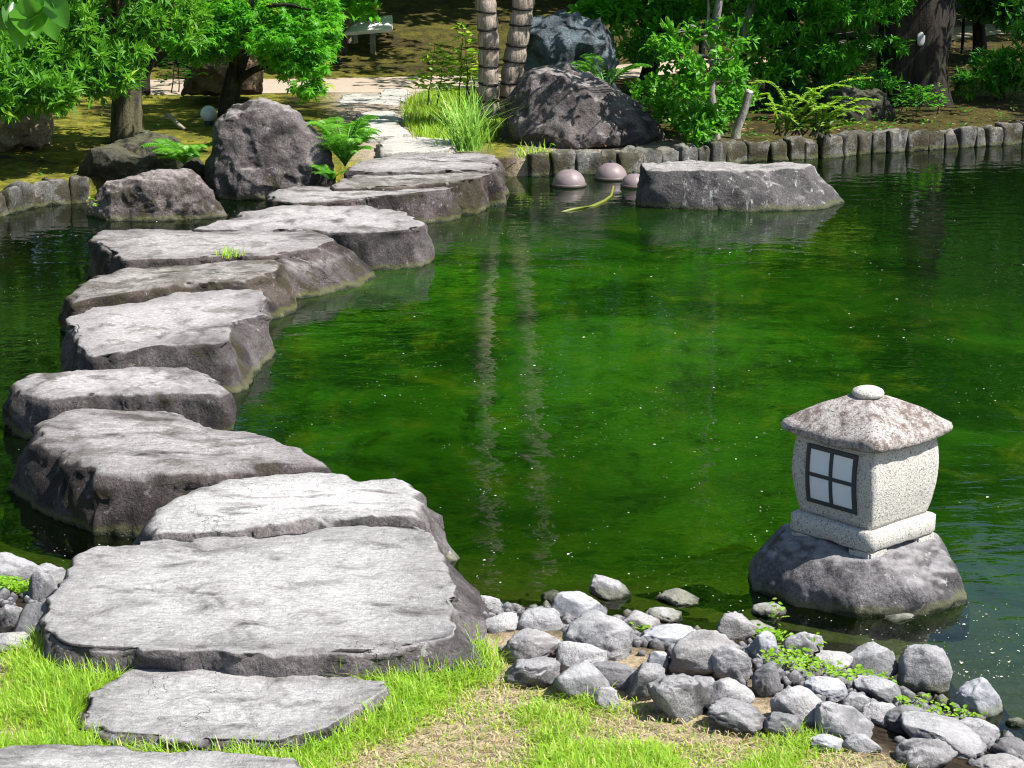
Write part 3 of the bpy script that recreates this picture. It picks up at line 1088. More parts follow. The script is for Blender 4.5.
def curved_strip(name, u0, u1, za, zb2, o0, o1, mat, parent, n=10):
    bm = bmesh.new()
    rows = []
    for i in range(n + 1):
        z = za + (zb2 - za) * i / n
        rows.append([bm.verts.new(wp(u0, z, o0)), bm.verts.new(wp(u1, z, o0)), bm.verts.new(wp(u1, z, o1)), bm.verts.new(wp(u0, z, o1))])
    for a, c in zip(rows, rows[1:]):
        for k in range(4):
            bm.faces.new((a[k], a[(k + 1) % 4], c[(k + 1) % 4], c[k]))
    bm.faces.new(rows[0][::-1])
    bm.faces.new(rows[-1])
    bmesh.ops.recalc_face_normals(bm, faces=bm.faces[:])
    return bm


UC, UW = -0.002, 0.090
WZ0, WZ1 = zb_ + 0.040, zb_ + 0.212
wz = (WZ0 + WZ1) / 2
wbm = bmesh.new()


def addbm(dst, src):
    me = bpy.data.meshes.new("t")
    src.to_mesh(me)
    src.free()
    dst.from_mesh(me)
    bpy.data.meshes.remove(me)


for (u0, u1, za, zc, o1) in [(UC - UW, UC - UW + .012, WZ0, WZ1, .007), (UC + UW - .012, UC + UW, WZ0, WZ1, .007), (UC - UW + .0121, UC + UW - .0121, WZ0, WZ0 + .012, .0065),
                             (UC - UW + .0121, UC + UW - .0121, WZ1 - .012, WZ1, .0065), (UC - .0055, UC + .0055, WZ0 + .0121, WZ1 - .0121, .006),
                             (UC - UW + .0122, UC + UW - .0122, wz - .0055, wz + .0055, .0052)]:
    addbm(wbm, curved_strip("s", u0, u1, za, zc, -.012, o1, None, None))
wf = mesh_bm("window", wbm, M_frame, lant, loc=lant.location)
for su in (0, 1):
    for sz in (0, 1):
        u0 = UC - UW + .010 if su == 0 else UC + .004
        u1 = UC - .004 if su == 0 else UC + UW - .010
        za = WZ0 + .010 if sz == 0 else wz + .004
        zc = wz - .004 if sz == 0 else WZ1 - .010
        bmp = curved_strip("p", u0, u1, za, zc, -.010, 0.0028, None, None)
        o = mesh_bm("pane", bmp, M_pane, None, loc=lant.location)
        o.parent = wf
        o.location = (0, 0, 0)
# roof: bulging pyramid with thick eaves that dip at the middle
zr = zb_ + BH - 0.022
RH = hb * 1.185
rr = []
nseg = 96


def roof_ring(half, z, lift=0.0, p=9):
    r = []
    for k in range(nseg):
        t = 2 * math.pi * k / nseg
        c, s = math.cos(t), math.sin(t)
        sc = (abs(c) ** p + abs(s) ** p) ** (-1.0 / p)
        u, v = c * sc, s * sc
        cor = min(abs(u), abs(v)) ** 2
        q = LC + ex * half * u + ey * half * v
        r.append(Vector((q.x, q.y, z + lift * (cor - 0.5))))
    return r


rr.append(roof_ring(0.08, zr + 0.012))
rr.append(roof_ring(RH - 0.04, zr + 0.004, 0.006, 14))
rr.append(roof_ring(RH - 0.012, zr, 0.012, 18))
rr.append(roof_ring(RH - 0.002, zr + 0.006, 0.012, 20))
rr.append(roof_ring(RH, zr + 0.016, 0.012, 20))
rr.append(roof_ring(RH - 0.004, zr + 0.030, 0.012, 18))
rr.append(roof_ring(RH - 0.014, zr + 0.037, 0.010, 16))
for i in range(1, 13):
    t = i / 12
    half = (RH - 0.014) * (1 - t) + 0.036 * t
    z = zr + 0.037 + 0.070 * (1 - (1 - t) ** 1.5)
    rr.append(roof_ring(half, z, 0.010 * (1 - t), 16 - 12 * t))
loft("roof", rr, M_groof, lant, jit=0.004, seed=3)
zc = zr + 0.105
cap = []
for hw, dz in [(0.036, 0), (0.043, 0.004), (0.046, 0.012), (0.042, 0.021), (0.030, 0.027), (0.014, 0.030), (0.003, 0.031)]:
    cap.append([LC + Vector((hw * math.cos(2 * math.pi * k / 40), hw * math.sin(2 * math.pi * k / 40), zc + dz - LC.z)) for k in range(40)])
loft("finial", cap, M_gran, lant, jit=0.002, seed=4)

# ------------------------------------------------------------------ shore cobbles


def cobble(px, py, w, h, tone, label, seed, sub=4, rot=0.0, zoff=0.0, name="cobble", flat=1.0):
    z = 0.06
    for _ in range(4):
        p = at_z(px, py, z)
        k = F / depth(p)
        W = w * 1.02 / k / 2
        H = min(max(h / k / 2 * 1.0, 0.012), W * 1.3) * flat
        z = max(h1(p.x, p.y), -0.012) + H * 0.55 + zoff
    p = at_z(px, py, z)
    D = max(W * 0.85, H * 0.8)
    r = random.Random(seed)
    bm = bmesh.new()
    npt = 46 if tone == "u" else r.randint(20, 38)
    for _ in range(npt):
        d = Vector((r.gauss(0, 1), r.gauss(0, 1), r.gauss(0, 1))).normalized()
        bm.verts.new(d * r.uniform(0.9, 1.08))
    res = bmesh.ops.convex_hull(bm, input=bm.verts[:])
    junk = list({g for g in res["geom_interior"] if isinstance(g, bmesh.types.BMVert)})
    if junk:
        bmesh.ops.delete(bm, geom=junk, context="VERTS")
    bmesh.ops.subdivide_edges(bm, edges=bm.edges[:], cuts=3, use_grid_fill=True)
    bmesh.ops.subdivide_edges(bm, edges=bm.edges[:], cuts=1, use_grid_fill=True)
    for _ in range(5):
        bmesh.ops.smooth_vert(bm, verts=bm.verts[:], factor=0.5, use_axis_x=True, use_axis_y=True, use_axis_z=True)
    off = Vector((seed * 1.7, seed * 3.1, seed * 0.7))
    for v in bm.verts:
        n1 = mnoise.fractal(v.co * 1.5 + off, 1.0, 2.0, 3)
        n2 = mnoise.fractal(v.co * 6 + off, 0.9, 2.0, 4)
        rg = mnoise.ridged_multi_fractal(v.co * 2.2 + off, 1.0, 2.1, 3, 1.0, 2.0) - 1.0
        v.co *= 1.0 + 0.09 * n1 + 0.035 * n2 - (0.055 if tone != "s" else 0.11) * max(rg, -0.3)
    lo = [min(v.co[i] for v in bm.verts) for i in range(3)]
    hi = [max(v.co[i] for v in bm.verts) for i in range(3)]
    Rz = Matrix.Rotation(math.radians(rot), 4, "Y") @ Matrix.Rotation(r.uniform(-0.3, 0.3), 4, "Z")
    for v in bm.verts:
        c = Vector([(v.co[i] - (lo[i] + hi[i]) / 2) / (hi[i] - lo[i]) * 2 for i in range(3)])
        v.co = (Rz @ Vector((c.x * W, c.y * D, c.z * H))) + p
    o = mesh_bm(name, bm, PEB[tone], loc=(p.x, p.y, p.z - H), smooth=True)
    tag(o, label, "cobble", "cobbles along the near shore")
    return p


C6 = lambda x, y, w, h: (440 + .293 * x, 560 + .293 * y, .293 * w, .293 * h)
C7 = lambda x, y, w, h: (724 + .293 * x, 580 + .293 * y, .293 * w, .293 * h)
C5 = lambda x, y, w, h: (.508 * x, 460 + .508 * y, .508 * w, .508 * h)
cob = [
    (C6(160, 160, 95, 85), "p", "white rounded cobble touching the right side of the widest slab, at the waterline", 0),
    (C6(208, 222, 115, 85), "p", "white cobble with dark twig line, second one right of the widest slab", 0),
    (C6(385, 128, 90, 45), "d", "thin dark flat cobble behind the blue rounded one, lying in the water edge", -10),
    (C6(470, 168, 205, 115), "u", "smooth blue grey egg-shaped cobble at the water edge, largest of the bluish ones", 14),
    (C6(330, 218, 185, 110), "g", "grey cobble left of the blue egg-shaped one", -12),
    (C6(540, 268, 245, 170), "g", "large light grey cobble in front of the blue egg-shaped one", 18),
    (C6(582, 107, 150, 85), "g", "lone grey cobble standing out in the water beyond the rounded blue one", 22),
    (C6(678, 232, 145, 100), "b", "warm grey cobble right of the large light grey one, near water", 8),
    (C6(812, 132, 150, 55), "b", "flat cobble awash in the water, midway between slab and lantern", 6),
    (C6(762, 192, 135, 60), "p", "flat white cobble at the waterline below the awash one", 4),
    (C7(38, 168, 135, 105), "b", "blocky brownish cobble at the water edge left of the flat slivers", 5),
    (C6(320, 298, 215, 115), "b", "purple brown rounded cobble right beside the widest slab's lower corner", -6),
    (C6(482, 340, 175, 110), "p", "pale smooth cobble below the large light grey one", 10),
    (C6(312, 385, 190, 110), "s", "broken pale cobble with black hollow at the grass edge by the slab", -8),
    (C6(490, 420, 210, 130), "g", "big pale sloping cobble at the grass edge, second from the slab", 25),
    (C6(570, 480, 95, 90), "p", "small white chip of a cobble half sunk in the grass", 60),
    (C6(590, 385, 185, 90), "d", "dark flat cobble wedged under the large light grey one", 12),
    (C6(700, 420, 160, 130), "s", "mottled grey cobble left of the craggy striped one", -20),
    (C6(815, 475, 220, 165), "s", "craggy cobble with black stripes at the grass edge, middle of the row", 10),
    (C6(790, 268, 215, 90), "u", "bluish flat cobble lying behind the big round-nosed one", -5),
    (C6(750, 352, 90, 85), "u", "small dark blue wedge cobble with a sharp top", 20),
    (C7(-72, 262, 250, 150), "b", "big round-nosed cobble in the middle of the bank, largest there", -3),
    (C6(890, 425, 120, 50), "g", "thin grey cobble peeping out below the big round-nosed one", 0),
    (C7(10, 400, 180, 140), "p", "pale steep cobble below the big round-nosed one", -28),
    (C7(20, 295, 150, 140), "g", "cracked grey cobble right of the big round-nosed one", 25),
    (C7(145, 345, 95, 140), "d", "dark upright cobble leaning on the cracked grey one", 0),
    (C7(155, 110, 120, 60), "g", "light cobble standing in the water left of the lantern rock", 8),
    (C7(130, 170, 115, 50), "p", "thin flat cobble by the yellow green sprout at the water edge", 8),
    (C7(135, 237, 98, 125), "u", "oval bluish cobble standing upright beside the white tilted one", 15),
    (C7(268, 232, 165, 120), "p", "white tilted cobble with green sprout, front of the lantern rock", -35),
    (C7(358, 281, 160, 68), "p", "flat pale cobble between the white tilted and the rounded banded one", -3),
    (C7(503, 290, 188, 130), "g", "rounded cobble with a pale band, left of the largest upright one", 4),
    (C7(682, 318, 182, 205), "g", "largest upright cobble at the water on the right, egg-shaped and wrinkled", 10),
    (C7(862, 418, 162, 158), "u", "angular two-tone cobble in the water, farthest right", -20),
    (C7(345, 378, 152, 92), "u", "slate grey cobble lying in the green ground cover", 12),
    (C7(530, 382, 185, 100), "g", "slanted ribbed cobble just left below the largest upright one", 25),
    (C7(450, 420, 92, 68), "g", "little grey cobble between the slate and the oval white ones", 0),
    (C7(532, 457, 135, 85), "p", "smooth white oval cobble in front of the slanted ribbed one", 3),
    (C7(618, 478, 160, 112), "d", "dark broken cobble right of the smooth white oval", -12),
    (C7(255, 435, 200, 140), "p", "pale slanting cobble above the grass, left of the wedge-shaped one", 28),
    (C7(405, 495, 215, 130), "g", "wedge-shaped cobble with dark left face and pale back", 22),
    (C7(740, 532, 310, 120), "g", "longest cobble, pale and whale-backed, near the bottom right", 10),
    (C7(690, 602, 225, 115), "s", "black and white speckled cobble at the bottom edge", 3),
    (C7(862, 518, 160, 78), "g", "grey cobble behind the whale-backed one, right side", 14),
    (C7(985, 580, 140, 72), "d", "dark cobble at the right frame edge near the bottom", 0),
    (C7(598, 132, 105, 40), "g", "flat wet cobble at the foot of the lantern rock", 0),
    (C7(60, 470, 230, 110), "s", "dark veined cobble along the grass, right of the craggy striped one", 12),
    (C7(200, 500, 130, 90), "d", "dark cobble behind grass blades, below the pale slanting one", 8),
    (C7(470, 560, 130, 75), "g", "small cobble behind the grass tuft near the bottom edge", 0),
    (C7(940, 632, 180, 50), "b", "flat brownish cobble in the bottom right corner", 0),
    (C7(1000, 492, 75, 50), "d", "half sunken dark cobble at the right frame edge", 0),
    (C7(350, 560, 120, 60), "u", "bluish cobble low in the grass below the wedge-shaped one", 0),
    (C5(28, 225, 130, 85), "g", "largest pale cobble at the left frame edge by the water", 10),
    (C5(95, 232, 75, 60), "g", "light cobble leaning on the widest slab's left corner, upper one", -10),
    (C5(86, 258, 70, 70), "g", "light rounded cobble left of the widest slab, lower one", 20),
    (C5(22, 315, 65, 65), "s", "knobbly white cobble at the left edge beside yellow weeds", 0),
    (C5(72, 322, 95, 75), "d", "dark slate cobble wedged against the widest slab's left side", -30),
    (C5(25, 362, 90, 40), "b", "flat brown cobble in the grass at the left edge", 0),
]
PB = []
for k, ((x, y, w, h), t, lb, rot) in enumerate(cob):
    PB.append(cobble(x, y, w, h, t, lb, k + 1, 4, rot))

# ------------------------------------------------------------------ edging stones round the far bank


def edging(p0, wd, hgt_, ang, seed, label, dep=0.13):
    r = random.Random(seed)
    bm = bmesh.new()
    bmesh.ops.create_cube(bm, size=1.0)
    for v in bm.verts:
        v.co = Vector((v.co.x * wd, v.co.y * dep, v.co.z * (hgt_ + 0.45) + (hgt_ - 0.45) / 2))
    bmesh.ops.subdivide_edges(bm, edges=bm.edges[:], cuts=7, use_grid_fill=True)
    bmesh.ops.smooth_vert(bm, verts=bm.verts[:], factor=0.6, use_axis_x=True, use_axis_y=True, use_axis_z=True)
    off = Vector((seed * 3.3, seed, 0))
    for v in bm.verts:
        n = mnoise.fractal(v.co * 9 + off, 1.0, 2.0, 4)
        n2 = mnoise.noise(v.co * 4 + off)
        v.co += Vector((v.co.x * 0.25 * n2, v.co.y * 0.25 * n, 0.03 * n)) + Vector((0.012 * n, 0.02 * n2, 0))
    R = Matrix.Translation(p0) @ Matrix.Rotation(ang + r.uniform(-.08, .08), 4, "Z") @ Matrix.Rotation(r.uniform(-.05, .05), 4, "Y")
    bmesh.ops.transform(bm, matrix=R, verts=bm.verts[:])
    o = mesh_bm("edging_post", bm, M_stake, loc=(p0.x, p0.y, 0), smooth=True)
    tag(o, label, "edging post", "stone edging posts along the bank")


ORD = ["first", "second", "third", "fourth", "fifth", "sixth", "seventh", "eighth", "ninth", "tenth", "eleventh", "twelfth", "thirteenth", "fourteenth", "fifteenth",
       "sixteenth", "seventeenth", "eighteenth", "nineteenth", "twentieth", "twenty-first", "twenty-second", "twenty-third", "twenty-fourth", "twenty-fifth", "twenty-sixth",
       "twenty-seventh", "twenty-eighth", "twenty-ninth", "thirtieth", "thirty-first", "thirty-second", "thirty-third", "thirty-fourth", "thirty-fifth", "thirty-sixth"]
poly = [at_z(x, y, 0) for x, y in bank_px]
seg = [(a, b, (b - a).length) for a, b in zip(poly, poly[1:])]
L = sum(s[2] for s in seg)


def along(s):
    for a, b, l in seg:
        if s <= l:
            return a + (b - a) * (s / l), math.atan2(b.y - a.y, b.x - a.x)
        s -= l
    return b.copy(), math.atan2(b.y - a.y, b.x - a.x)


s, k = 0.04, 0
rr_ = random.Random(5)
while s < L and k < 36:
    wd = rr_.uniform(0.105, 0.18)
    p, an = along(s + wd / 2)
    edging(Vector((p.x, p.y, 0)), wd - 0.012, rr_.uniform(0.115, 0.15), an, k + 10, "squared grey edging post on the far bank, %s counted rightward from the grass clump" % ORD[k])
    s += wd
    k += 1
polyl = [at_z(x, y, 0) for x, y in [(-70, 230), (0, 214), (27, 207), (46, 204), (68, 202), (88, 201)]]
k = 0
for (a, b) in zip(polyl, polyl[1:]):
    ln = (b - a).length
    nn = max(1, round(ln / 0.16))
    for i in range(nn):
        p = a + (b - a) * ((i + .5) / nn)
        if at_z(0, 222, 0).x - 0.10 < p.x:
            edging(Vector((p.x, p.y, 0)), ln / nn - 0.01, random.uniform(.13, .16), math.atan2(b.y - a.y, b.x - a.x), 80 + k, "mossy edging post on the left bank, %s from the left frame edge" % ORD[k])
            k += 1

# ------------------------------------------------------------------ leaves
LANCE = (np.array([(0, 0, 0), (-.5, .45, .06), (0, .5, -.04), (.5, .45, .06), (0, 1, -.12)]), np.array([(0, 2, 1), (0, 3, 2), (1, 2, 4), (2, 3, 4)]))
OVAL = (np.array([(0, 0, 0), (-.38, .22, .05), (-.5, .5, .08), (-.34, .78, .05), (0, 1, -.1), (.34, .78, .05), (.5, .5, .08), (.38, .22, .05), (0, .3, -.02), (0, .65, -.05)]),
        np.array([(0, 8, 1), (1, 8, 2), (2, 8, 9), (2, 9, 3), (3, 9, 4), (0, 7, 8), (7, 6, 8), (6, 9, 8), (6, 5, 9), (5, 4, 9)]))


def _maple():
    v = [(0, 0.12, 0)]
    f = []
    for a, l in ((-100, .55), (-50, .85), (0, 1.0), (50, .85), (100, .55)):
        t = math.radians(a)
        d = np.array([math.sin(t), math.cos(t)])
        pr = np.array([d[1], -d[0]])
        b0 = np.array([0, .12])
        i = len(v)
        m1 = b0 + d * l * .42 - pr * .13
        m2 = b0 + d * l * .42 + pr * .13
        e = b0 + d * l
        v += [(m1[0], m1[1], .02), (e[0], e[1], -.14 * l), (m2[0], m2[1], .02)]
        f += [(0, i + 2, i), (i, i + 2, i + 1)]
    return np.array(v), np.array(f)


MAPLE = _maple()


def orient(D, U):
    y = D / (np.linalg.norm(D, axis=1, keepdims=True) + 1e-9)
    x = np.cross(y, U)
    x /= (np.linalg.norm(x, axis=1, keepdims=True) + 1e-9)
    z = np.cross(x, y)
    return np.stack([x, y, z], -1)      # columns


def place(tmpl, O, D, U, length, width):
    tv, tf = tmpl
    N = len(O)
    R = orient(D, U)
    sc = np.stack([length * width, length, length], -1)           # (N,3)
    lv = tv[None] * sc[:, None, :]
    Vv = np.einsum("nij,nkj->nki", R, lv) + O[:, None, :]
    Ff = tf[None] + (np.arange(N) * len(tv))[:, None, None]
    return Vv.reshape(-1, 3), Ff.reshape(-1, tf.shape[1])


def rdir(n):
    v = rng.normal(size=(n, 3))
    return v / np.linalg.norm(v, axis=1, keepdims=True)


def foliage(blobs, per, leaves, llen, lwid, tmpl=LANCE, spread=1.0, gap=0.0, gapf=1.6, up=0.5, droop=0.0, clump_r=0.06, flatten=1.0):
    """blobs: (center, (rx,ry,rz)); per = clumps per blob (number or list); returns V, F, rnd, clump centres"""
    Os, Ds, Us, Rn, Cs = [], [], [], [], []
    llen, clump_r, gapf = llen * GS, clump_r * GS, gapf / GS
    for bi, (c, r) in enumerate(blobs):
        n = per[bi] if isinstance(per, (list, tuple)) else per
        d = rdir(n)
        rad = rng.uniform(0, 1, n) ** (1 / 2.4)
        C = np.array(c) + d * rad[:, None] * np.array(r)
        if gap > 0:
            keep = np.array([mnoise.fractal(Vector(p) * gapf + Vector((bi * 0.0, 3.3, 1.1)), 1.0, 2.0, 2) > -0.35 + gap * 0.5 for p in C])
            C, d = C[keep], d[keep]
        n = len(C)
        if n == 0:
            continue
        ax = d * 0.7 + rdir(n) * 0.5 + np.array([0, 0, up])
        ax /= np.linalg.norm(ax, axis=1, keepdims=True)
        tone = np.clip(rng.normal(0.45, 0.22, n), 0, 1)
        k = leaves
        A_ = np.repeat(ax, k, 0)
        dirs = rdir(n * k)
        D = A_ * rng.uniform(0.05, 0.9, (n * k, 1)) + dirs * spread
        D[:, 2] = D[:, 2] * flatten - droop
        D /= np.linalg.norm(D, axis=1, keepdims=True)
        O = np.repeat(C, k, 0) + rdir(n * k) * clump_r * rng.uniform(0, 1, (n * k, 1))
        U = np.tile(np.array([[0, 0, 1.0]]), (n * k, 1)) + rdir(n * k) * 0.55
        Os.append(O), Ds.append(D), Us.append(U), Cs.append(C)
        Rn.append(np.clip(np.repeat(tone, k) + rng.normal(0, 0.12, n * k), 0, 1))
    O, D, U, Rn = np.concatenate(Os), np.concatenate(Ds), np.concatenate(Us), np.concatenate(Rn)
    ln = llen * rng.uniform(0.65, 1.2, len(O))
    Vv, Ff = place(tmpl, O, D, U, ln, np.full(len(O), lwid))
    return Vv, Ff, np.repeat(Rn, len(tmpl[0])), np.concatenate(Cs)


def tube(path, radii, n=10, jit=0.0, seed=0):
    path = [Vector(p) for p in path]
    Vs, Fs = [], []
    m = len(path)
    for i, p in enumerate(path):
        t = (path[min(i + 1, m - 1)] - path[max(i - 1, 0)]).normalized()
        a = t.cross(Vector((0.31, 0.95, 0.05)))
        if a.length < 0.2:
            a = t.cross(Vector((1, 0, 0)))
        a.normalize()
        b2 = t.cross(a)
        for k in range(n):
            th = 2 * math.pi * k / n
            r = radii[i] * GS
            if jit:
                r *= 1 + jit * mnoise.noise(Vector((math.cos(th) * 1.2, math.sin(th) * 1.2, p.z * 1.3 + seed)))
            Vs.append(p + a * (r * math.cos(th)) + b2 * (r * math.sin(th)))
    for i in range(m - 1):
        for k in range(n):
            Fs.append((i * n + k, i * n + (k + 1) % n, (i + 1) * n + (k + 1) % n, (i + 1) * n + k))
    return np.array([tuple(v) for v in Vs]), np.array(Fs)


def bend(p0, p1, sag=0.0, n=8, wob=0.05, seed=0):
    p0, p1 = Vector(p0), Vector(p1)
    out = []
    for i in range(n + 1):
        t = i / n
        p = p0.lerp(p1, t)
        w = math.sin(math.pi * t)
        p += Vector((mnoise.noise(Vector((t * 3, seed, 0))), mnoise.noise(Vector((t * 3, seed, 9))), 0)) * wob * w * GS
        p.z += sag * w * GS
        out.append(p)
    return out


def join(parts):
    Vs, Fs, o = [], [], 0
    for v, f in parts:
        Vs.append(v)
        Fs.append(f + o)
        o += len(v)
    return np.concatenate(Vs), np.concatenate(Fs)


def taper(r0, r1, n, flare=1.35):
    return [(r0 + (r1 - r0) * i / n) * (flare if i == 0 else (1 + (flare - 1) * .35 if i == 1 else 1)) for i in range(n + 1)]


L_rhodo = leaf_mat("leaf_rhodo", (0.032, 0.13, 0.010), (0.135, 0.35, 0.02), (0.34, 0.48, 0.05), 0.4, 0.5, 0.3)
L_maple = leaf_mat("leaf_maple", (0.045, 0.20, 0.010), (0.13, 0.42, 0.018), (0.34, 0.42, 0.04), 0.5)
L_bright = leaf_mat("leaf_bright", (0.045, 0.19, 0.012), (0.12, 0.36, 0.02), (0.38, 0.50, 0.09), 0.5)
L_mid = leaf_mat("leaf_mid", (0.022, 0.12, 0.010), (0.075, 0.28, 0.014), (0.17, 0.38, 0.03), 0.45)
L_layer = leaf_mat("leaf_layer", (0.035, 0.17, 0.012), (0.10, 0.36, 0.02), (0.2, 0.45, 0.04), 0.5)
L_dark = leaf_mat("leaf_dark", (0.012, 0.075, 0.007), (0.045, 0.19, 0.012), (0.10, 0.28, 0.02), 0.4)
L_fern = leaf_mat("leaf_fern", (0.06, 0.22, 0.015), (0.19, 0.44, 0.04), None, 0.45)
L_yel = leaf_mat("leaf_yellow", (0.14, 0.34, 0.02), (0.32, 0.50, 0.04), (0.5, 0.58, 0.1), 0.45)
L_big = leaf_mat("leaf_overhang", (0.025, 0.13, 0.010), (0.085, 0.27, 0.02), None, 0.5, 0.3, 0.5)
L_grass = leaf_mat("grass_blade", (0.15, 0.34, 0.02), (0.40, 0.62, 0.06), (0.62, 0.55, 0.24), 0.4)
L_sedge = leaf_mat("sedge_blade", (0.12, 0.34, 0.04), (0.34, 0.60, 0.10), (0.62, 0.70, 0.36), 0.35)
L_straw = leaf_mat("straw_blade", (0.26, 0.19, 0.10), (0.56, 0.46, 0.29), None, 0.2, 0.7, 0.2)
L_litter = leaf_mat("litter_leaf", (0.05, 0.028, 0.012), (0.20, 0.11, 0.04), (0.36, 0.26, 0.14), 0.15, 0.7, 0.2)
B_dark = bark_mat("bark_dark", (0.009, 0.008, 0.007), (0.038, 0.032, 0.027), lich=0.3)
B_olive = bark_mat("bark_olive", (0.03, 0.028, 0.018), (0.11, 0.10, 0.06), lich=0.5)
B_grey = bark_mat("bark_grey", (0.12, 0.115, 0.105), (0.30, 0.29, 0.27), (10, 10, 3))
B_pale = bark_mat("bark_pale", (0.22, 0.19, 0.14), (0.42, 0.37, 0.29))


def ray_blob(px, py, Y, rx, ry, rd, raw=False):
    """ellipsoid whose middle shows at pixel px,py at distance Y; rx, ry in pixels"""
    p = at_y(px, py, YM(Y) if raw else Y)
    k = F / depth(p)
    return (tuple(p), (rx / k, rd * GS, ry / k))


def tree(name, label, cat, base, trunk_parts, bark, blobs, per, leaves, llen, lwid, lmat, tmpl=LANCE, group=None, twigs=0, twig_from=None, **kw):
    root = empty(name, base, label, cat, group)
    if trunk_parts:
        v, f = join(trunk_parts)
        mesh_np("trunk", v, f, bark, root, loc=base)
    v, f, r, C = foliage(blobs, per, leaves, llen, lwid, tmpl, **kw)
    mesh_np("crown", v, f, lmat, root, loc=base, smooth=False, rnd=r)
    if twigs and twig_from is not None:
        tp = []
        for i in rng.choice(len(C), min(twigs, len(C)), replace=False):
            a = min((Vector(q_) for q_ in twig_from), key=lambda q_: (q_ - Vector(C[i])).length)
            if (a - Vector(C[i])).length > 1.1:
                continue
            tp.append(tube(bend(a, C[i], 0.05, 6, 0.12, i), taper(0.011, 0.005, 6, 1), 5))
        v, f = join(tp)
        mesh_np("branch", v, f, bark, root, loc=base)
    return root


def gz(px, py):
    z = 0.25
    for _ in range(12):
        p = at_z(px, py, min(z, 1.9))
        z = 0.5 * z + 0.5 * h1(p.x, p.y)
    return p


# left broadleaf tree with thick trunk
b0 = at_z(127, 142, .13)
Yb = b0.y
tp = [tube([b0 + Vector((0, 0, -.2)), b0, at_y(128, 95, Yb), at_y(126, 40, Yb), at_y(118, -40, Yb), at_y(108, -160, Yb), at_y(100, -280, Yb)], [0.24, .185, .155, .14, .12, .08, .05], 14, .15, 1)]
fr_pts = [at_y(126, 40, Yb), at_y(122, 0, Yb), at_y(112, -100, Yb)]
for tx, ty, Y in [(a_, b_, YM(c_)) for a_, b_, c_ in [(60, 60, 10.6), (20, 20, 10.8), (170, 30, 10.6), (90, -60, 10.5), (190, -60, 11.5)]]:
    tp.append(tube(bend(at_y(126, 50, Yb), at_y(tx, ty, Y), .1, 8, .15, tx), taper(.06, .015, 8, 1), 7))
blobs = [ray_blob(100, 45, YM(10.6), 70, 42, .7), ray_blob(40, 45, YM(10.4), 60, 45, .7), ray_blob(160, 22, YM(10.7), 55, 30, .6), ray_blob(95, 78, YM(10.3), 52, 22, .4),
         ray_blob(60, -45, YM(11), 140, 60, 1.1), ray_blob(180, -60, YM(11.3), 90, 55, .9), ray_blob(70, -190, YM(11.6), 190, 110, 1.5)]
tree("broadleaf_tree", "rounded evergreen with whorled glossy leaves and thick mossy trunk on the left bank", "tree", b0, tp, B_olive, blobs, [280, 210, 190, 120, 260, 160, 150], 11, .135, .30, L_rhodo,
     gap=.35, gapf=2.2, spread=.9, clump_r=.03, twigs=40, twig_from=fr_pts)
# low bush at left edge
b1 = at_z(5, 150, .13)
blobs = [ray_blob(15, 92, YM(10.0), 42, 24, .5), ray_blob(55, 92, YM(9.9), 24, 16, .35), ray_blob(0, 70, YM(10.2), 40, 25, .5)]
tree("shrub", "low glossy shrub hanging over the tan rock at the left frame edge", "shrub", Vector((b1.x - .1, YM(10.6), .12)),
     [tube(bend((b1.x - .1, YM(10.6), .1), at_y(15, 85, YM(10.1)), .1), taper(.05, .02, 8), 7), tube(bend((b1.x - .1, YM(10.6), .1), at_y(50, 92, YM(9.95)), .15), taper(.04, .012, 8), 6)], B_pale,
     blobs, [150, 60, 90], 11, .14, .28, L_rhodo, gap=.2, gapf=2.5, spread=.9, clump_r=.03)
# slim twin trunk behind
b2 = at_z(141, 97, .13)
tp = [tube([b2 - Vector((0, 0, .1)), at_y(142, 75, b2.y), at_y(155, 40, b2.y), at_y(160, 0, b2.y), at_y(165, -150, b2.y)], [.13, .10, .09, .07, .04], 10, .1, 3),
      tube([b2 - Vector((.1, 0, .1)), at_y(139, 70, b2.y), at_y(147, 40, b2.y), at_y(140, 0, b2.y), at_y(120, -150, b2.y)], [.10, .075, .07, .06, .03], 10, .1, 4)]
tree("broadleaf_tree", "slim forked dark tree standing just behind the thick mossy trunk", "tree", b2, tp, B_dark,
     [ray_blob(165, 15, b2.y, 55, 28, .8), ray_blob(150, -70, b2.y + .5, 130, 60, 1.3), ray_blob(140, -200, b2.y + 1, 200, 110, 1.8)], [150, 140, 110], 10, .15, .34, L_mid, gap=.3, spread=.9, clump_r=.06)
